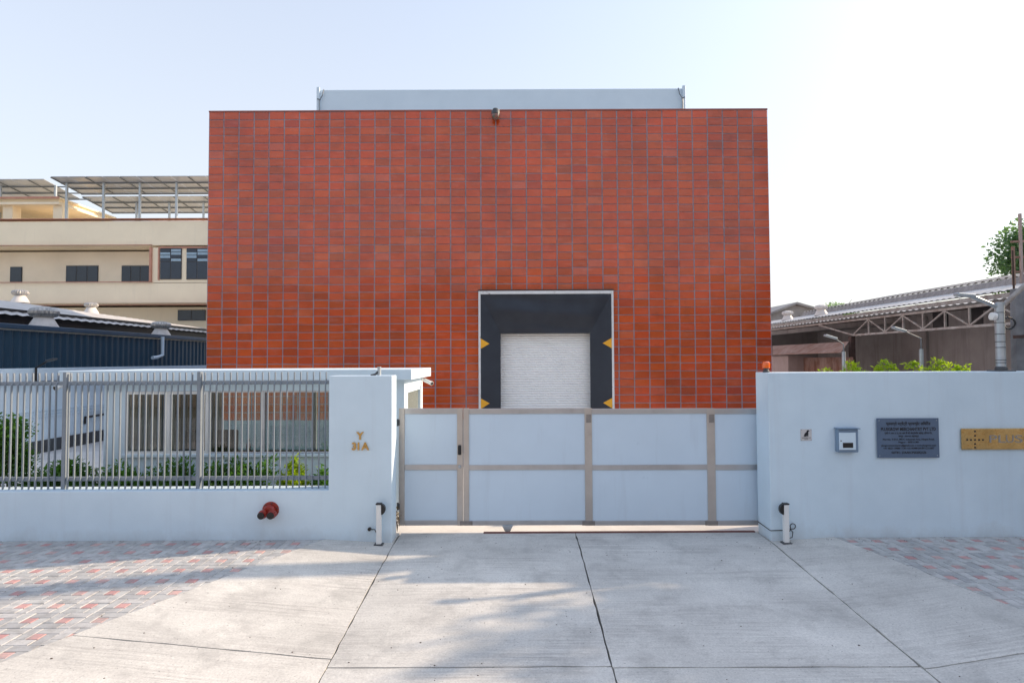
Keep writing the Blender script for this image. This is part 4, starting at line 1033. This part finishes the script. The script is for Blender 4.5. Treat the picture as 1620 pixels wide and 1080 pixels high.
bsd = thing('blue_shed', 'dark blue corrugated shed with pale roof and turbine vents at the left', 'building', (-16, 26, 0))
ga = atx(0, 511, -16); gz = ga.z
mb = MB(); mb.corr((-16, 13, -.2), (0, 24.5, 0), (0, 0, gz), .34, .045, (1, 0, 0)); mb.build('wall', M['bluesheet'], bsd)
box('gutter', pm('gutter_blue', (.03, .07, .12), None, 4, rough=.4), bsd, (-16.05, 13, gz-.16), (-15.82, 37.5, gz), .02)
box('lower_roof', M['bluesheet'], bsd, (-17.4, 13, gz-.10), (-16.06, 37.5, gz-.03))
box('louvre', M['black'], bsd, (-18.1, 13, gz-.05), (-18.0, 37.5, gz+.7))  # plain black sheet, paints in the shade of the gap under the upper roof
xr0 = -17.6; rz = atx(0, 497, xr0).z; R0, R1 = atx(0, 479.5, -22), atx(322, 526, -22)
def ridge(Y): return R0.z+(R1.z-R0.z)*(Y-R0.y)/(R1.y-R0.y)
mb = MB(); n = 100; ys = [13+24.5*i/n for i in range(n+1)]
for i, Y in enumerate(ys):
    o_ = (0, .04)[i % 2]
    mb.v += [(xr0, Y, rz+o_), (-19.5, Y, (rz*.42+ridge(Y)*.58)+o_+.12), (-22, Y, ridge(Y)+o_), (-27, Y, ridge(Y)-.9+o_)]
for i in range(n):
    for k in range(3): b = 4*i+k; mb.f.append((b, b+4, b+5, b+1))
mb.build('roof', M['whiteroof'], bsd)
for px, X, zoff, s in ((68, -16.6, gz-.03, .92), (254, -16.6, gz-.03, .86)):
    Y = abs(X)*FOC/(CX-px); vent(bsd, (X, Y, zoff+.02), s, M['ventwhite'], M['vent'])
for px, X, s in ((30, -21, .62), (143, -21, .62)):
    Y = abs(X)*FOC/(CX-px); vent(bsd, (X, Y, ridge(Y)+.05), s, M['ventwhite'], M['vent'])
q = atx(252, 536, -15.9); e = atx(247, 565, -15.85)
MB().tube([q+Vector((.15, 0, .1)), Vector((-15.75, q.y, e.z+.1)), e+Vector((.12, -.15, 0)), e+Vector((.14, -.5, -.02))], .075, 10).build('downpipe', M['sheet'], bsd, smooth=True)

YC_ = 38.0
def cp2(x, y, Y=YC_): return at(x, y, Y)
cbld = thing('cream_building', 'cream office building with pink trims and a rooftop hut at the left', 'building', (cp2(0, 570).x, YC_, 0))
def cbox(name, mat, xa_, xb_, ya_, yb_, d0, d1, bev=0, par=None):
    dq = YC_+d0 if d0 > 1 else YC_
    a_, b_ = cp2(xa_, yb_, dq), cp2(xb_, ya_, dq); return box(name, mat, par or cbld, (a_.x, YC_+d0, a_.z), (b_.x, YC_+d1, b_.z), bev)
mb = MB()
def cadd(xa_, xb_, ya_, yb_, d0, d1):
    a_, b_ = cp2(xa_, yb_), cp2(xb_, ya_); mb.box(a_.x, b_.x, YC_+d0, YC_+d1, a_.z, b_.z)
XLc = -420
cadd(XLc, 420, 349, 391, 0, 14); cadd(239, 420, 391, 447, 0, 14); cadd(XLc, 420, 447, 482, 0, 14)
cadd(XLc, 420, 482, 640, 1.4, 14)
mb.build('wall', M['cream'], cbld)
a_, b_ = cp2(XLc, 447), cp2(239, 391); box('balcony_wall', M['creamin'], cbld, (a_.x, YC_+1.5, a_.z), (b_.x-.002, YC_+13.9, b_.z))
cbox('parapet_cap', M['pink'], XLc, 421, 345.5, 349, -.12, .5, .02)
cbox('trim', M['pink'], XLc, 241.5, 387.5, 391.2, -.14, -.003); cbox('trim', M['pink'], XLc, 241.5, 445.5, 449.5, -.14, -.003); cbox('trim', M['pink'], 237.5, 241.5, 391.3, 445.4, -.14, -.003)
cbox('trim', M['pink'], 252, 421, 390, 393, -.10, -.003); cbox('trim', M['pink'], 250.5, 253.5, 393.1, 443, -.08, -.003)
cbox('ledge', M['pink'], XLc, 421, 481.5, 486, -.5, -.003, .02)
def cwin(xa_, xb_, ya_, yb_, d, np_, louv=0):
    f_ = cbox('window', M['winframe'], xa_, xb_, ya_, yb_, d-.06, d-.003)
    wv = (xb_-xa_)/np_
    for i in range(np_):
        x0_, x1_ = xa_+wv*i+.8, xa_+wv*(i+1)-.8
        cbox('pane', M['winblue'], x0_, x1_, ya_+(22 if louv else 1), yb_-1, d-.075, d-.062, par=f_)
        if louv:
            for k in range(4):
                cbox('louvre', M['winlight'] if (k+i) % 3 else M['winblue'], x0_, x1_, ya_+1.5+k*5, ya_+5.5+k*5, d-.085, d-.062, par=f_)
cwin(15.5, 34.5, 422, 446, 1.5, 1); cwin(104, 155, 420, 446, 1.5, 3); cwin(192, 237, 420, 446, 1.5, 3)
cwin(254, 288, 393, 442, 0, 2, 1); cwin(295.5, 330, 393, 442, 0, 2, 1)
cwin(281, 325, 490, 507, 1.4, 2)
# rooftop hut
ht = cbox('roof_hut', M['cream'], 4, 20, 322, 349, 1.2, 1.9)
hz0, hz1 = at(50, 324, 39).z, at(50, 311, 39).z; hxa, hxb = at(-120, 300, 39).x, at(95, 300, 39).x
roofz = cp2(100, 349).z
box('parapet', M['cream'], ht, (hxa, 39.3, hz0+.15), (hxb-.3, 44.6, hz1-.12)); box('slab', M['cream'], ht, (hxa, 38.9, hz0), (hxb, 45, hz0+.14), .02); box('cap', M['cream'], ht, (hxa, 39.1, hz1-.12), (hxb-.1, 44.8, hz1), .02); box('trim', M['pink'], ht, (hxa, 39.04, hz1-.13), (hxb-.1, 39.095, hz1+.01))
for px in (-60, 88):
    for yy in (39.2, 43.6): x_ = at(px, 300, 39).x; box('column', M['cream'], ht, (x_-.3, yy, roofz-.1), (x_+.3, yy+.6, hz0))
x_ = at(12, 300, 39).x; box('column', M['cream'], ht, (x_-.3, 43.6, roofz-.1), (x_+.3, 44.2, hz0))
# solar canopies over the roof
SG = 'solar canopies on the cream building roof'
def solar(x0_, x1_, Yn, Yf, zn, zf, label, pw=1.12, nrow=3, posts_=()):
    o = thing('solar_canopy', label, 'solar panels', ((x0_+x1_)/2, (Yn+Yf)/2, roofz), SG)
    n = int((x1_-x0_)/pw); dy = (Yf-Yn)/nrow; dz = (zf-zn)/nrow
    for j in range(nrow):
        for i in range(n):
            xa_, xb_ = x0_+i*pw+.02, x0_+(i+1)*pw-.02; y0_, y1_ = Yn+dy*j+.02, Yn+dy*(j+1)-.02; za_, zb_ = zn+dz*j, zn+dz*(j+1)
            mb = MB(); mb.add([(xa_, y0_, za_), (xb_, y0_, za_), (xb_, y1_, zb_), (xa_, y1_, zb_), (xa_, y0_, za_+.04), (xb_, y0_, za_+.04), (xb_, y1_, zb_+.04), (xa_, y1_, zb_+.04)],
                              [(3, 2, 1, 0), (4, 5, 6, 7), (0, 1, 5, 4), (1, 2, 6, 5), (2, 3, 7, 6), (3, 0, 4, 7)]); mb.build('solar_panel', M['solarback'], o)
    for j in range(nrow+1):
        if j in (0, nrow) and nrow > 1 and j == 0: continue
        MB().bar((x0_, Yn+dy*j, zn+dz*j-.05), (x1_, Yn+dy*j, zn+dz*j-.05), .07, .08).build('beam', M['steelgrey'], o)
    for i in range(n+1):
        if i % 2 == 0: MB().bar((x0_+i*pw, Yn, zn-.03), (x0_+i*pw, Yf, zf-.03), .05, .06).build('purlin', M['steelgrey'], o)
    for (x_, y_) in posts_:
        f_ = (y_-Yn)/(Yf-Yn); MB().bar((x_, y_, roofz-.1), (x_, y_, zn+(zf-zn)*f_-.08), .12, .12).build('post', M['galv'], o)
za = at(200, 279.5, 38.4).z
A_ = at(80, 281, 38.4).x
solar(A_, A_+13.4, 38.4, 41.2, za, za-.30, 'nearer wide solar canopy beside the tiled warehouse', posts_=[(at(px, 340, 39.2).x, 39.2) for px in (105, 163.5, 221, 279)])
zb_ = at(200, 311, 43.5).z
solar(at(130, 311, 43.5).x, at(130, 311, 43.5).x+13.4, 43.5, 46.8, zb_, zb_-.35, 'farther solar canopy seen below the nearer one', posts_=[(at(px, 340, 44.5).x, 44.5) for px in (216, 268, 322)])
zc_ = at(40, 284, 40.2).z
solar(at(-60, 284, 40.2).x, at(88, 284, 40.2).x, 40.2, 43.6, zc_, zc_-.40, 'solar canopy above the rooftop hut at the left edge', posts_=[(at(88, 300, 41).x, 41), (at(1, 300, 41).x, 41)])

# ------------------------------------------------------------------ out of the frame: pole beyond the wall, building across the road
up = thing('utility_pole', 'tall concrete utility pole just beyond the right edge of the view', 'pole', (9.75, 10.3, -.1))
MB().tube([(9.75, 10.3, -.1), (9.75, 10.3, 11.5)], [.24, .17], 10).build('shaft', M['concpole'], up, smooth=True)
MB().bar((9.75, 9.7, 10.6), (9.75, 11.2, 10.6), .10, .12).build('crossarm', M['darkrust'], up)
ob = thing('factory_block', 'plain brown factory block across the road behind the viewer', 'building', (0, -19, -.4))
mb = MB(); mb.box(-45, 45, -30, -19, -.5, 8.6); mb.build('wall', pm('tan_plaster', (.55, .45, .37), (.48, .39, .32), .8, rough=.85), ob)
box('parapet', M['oldsheet'], ob, (-45.2, -30.2, 8.6), (45.2, -18.8, 9.0))
for k in range(22):
    for zq in (1.6, 5.4):
        x_ = -42+k*4.0; f_ = box('window', M['winframe'], ob, (x_, -18.997, zq), (x_+2.2, -18.95, zq+1.8)); box('pane', M['winblue'], f_, (x_+.1, -18.948, zq+.1), (x_+2.1, -18.94, zq+1.7))

# grit and small bits lying on the drive and along the wall foot
gr = random.Random(11); mb = MB()
for k in range(260):
    if k < 120: x_, y_ = gr.uniform(-7, 7), YW-abs(gr.gauss(0, .10))-.02
    else: x_, y_ = gr.uniform(-4, 5), gr.uniform(4.6, 8.0)
    if k < 120 and -1.6 < x_ < 3.4: y_ = gr.uniform(7.6, 8.4)
    z_ = zs(x_, y_) if xL(y_) < x_ < xR(y_) else .001
    r_ = gr.uniform(.003, .010) if k < 235 else gr.uniform(.008, .013)
    n_ = 5; a_ = gr.random()*6
    ring = [(x_+r_*gr.uniform(.7, 1.2)*math.cos(a_+i*6.283/n_), y_+r_*gr.uniform(.7, 1.2)*math.sin(a_+i*6.283/n_), z_) for i in range(n_)]
    mb.add(ring+[(x_, y_, z_+r_*.6)], [(i, (i+1) % n_, n_) for i in range(n_)])
tag(mb.build('grit', M['bark'], base=(0, 6, 0)), kind='stuff')
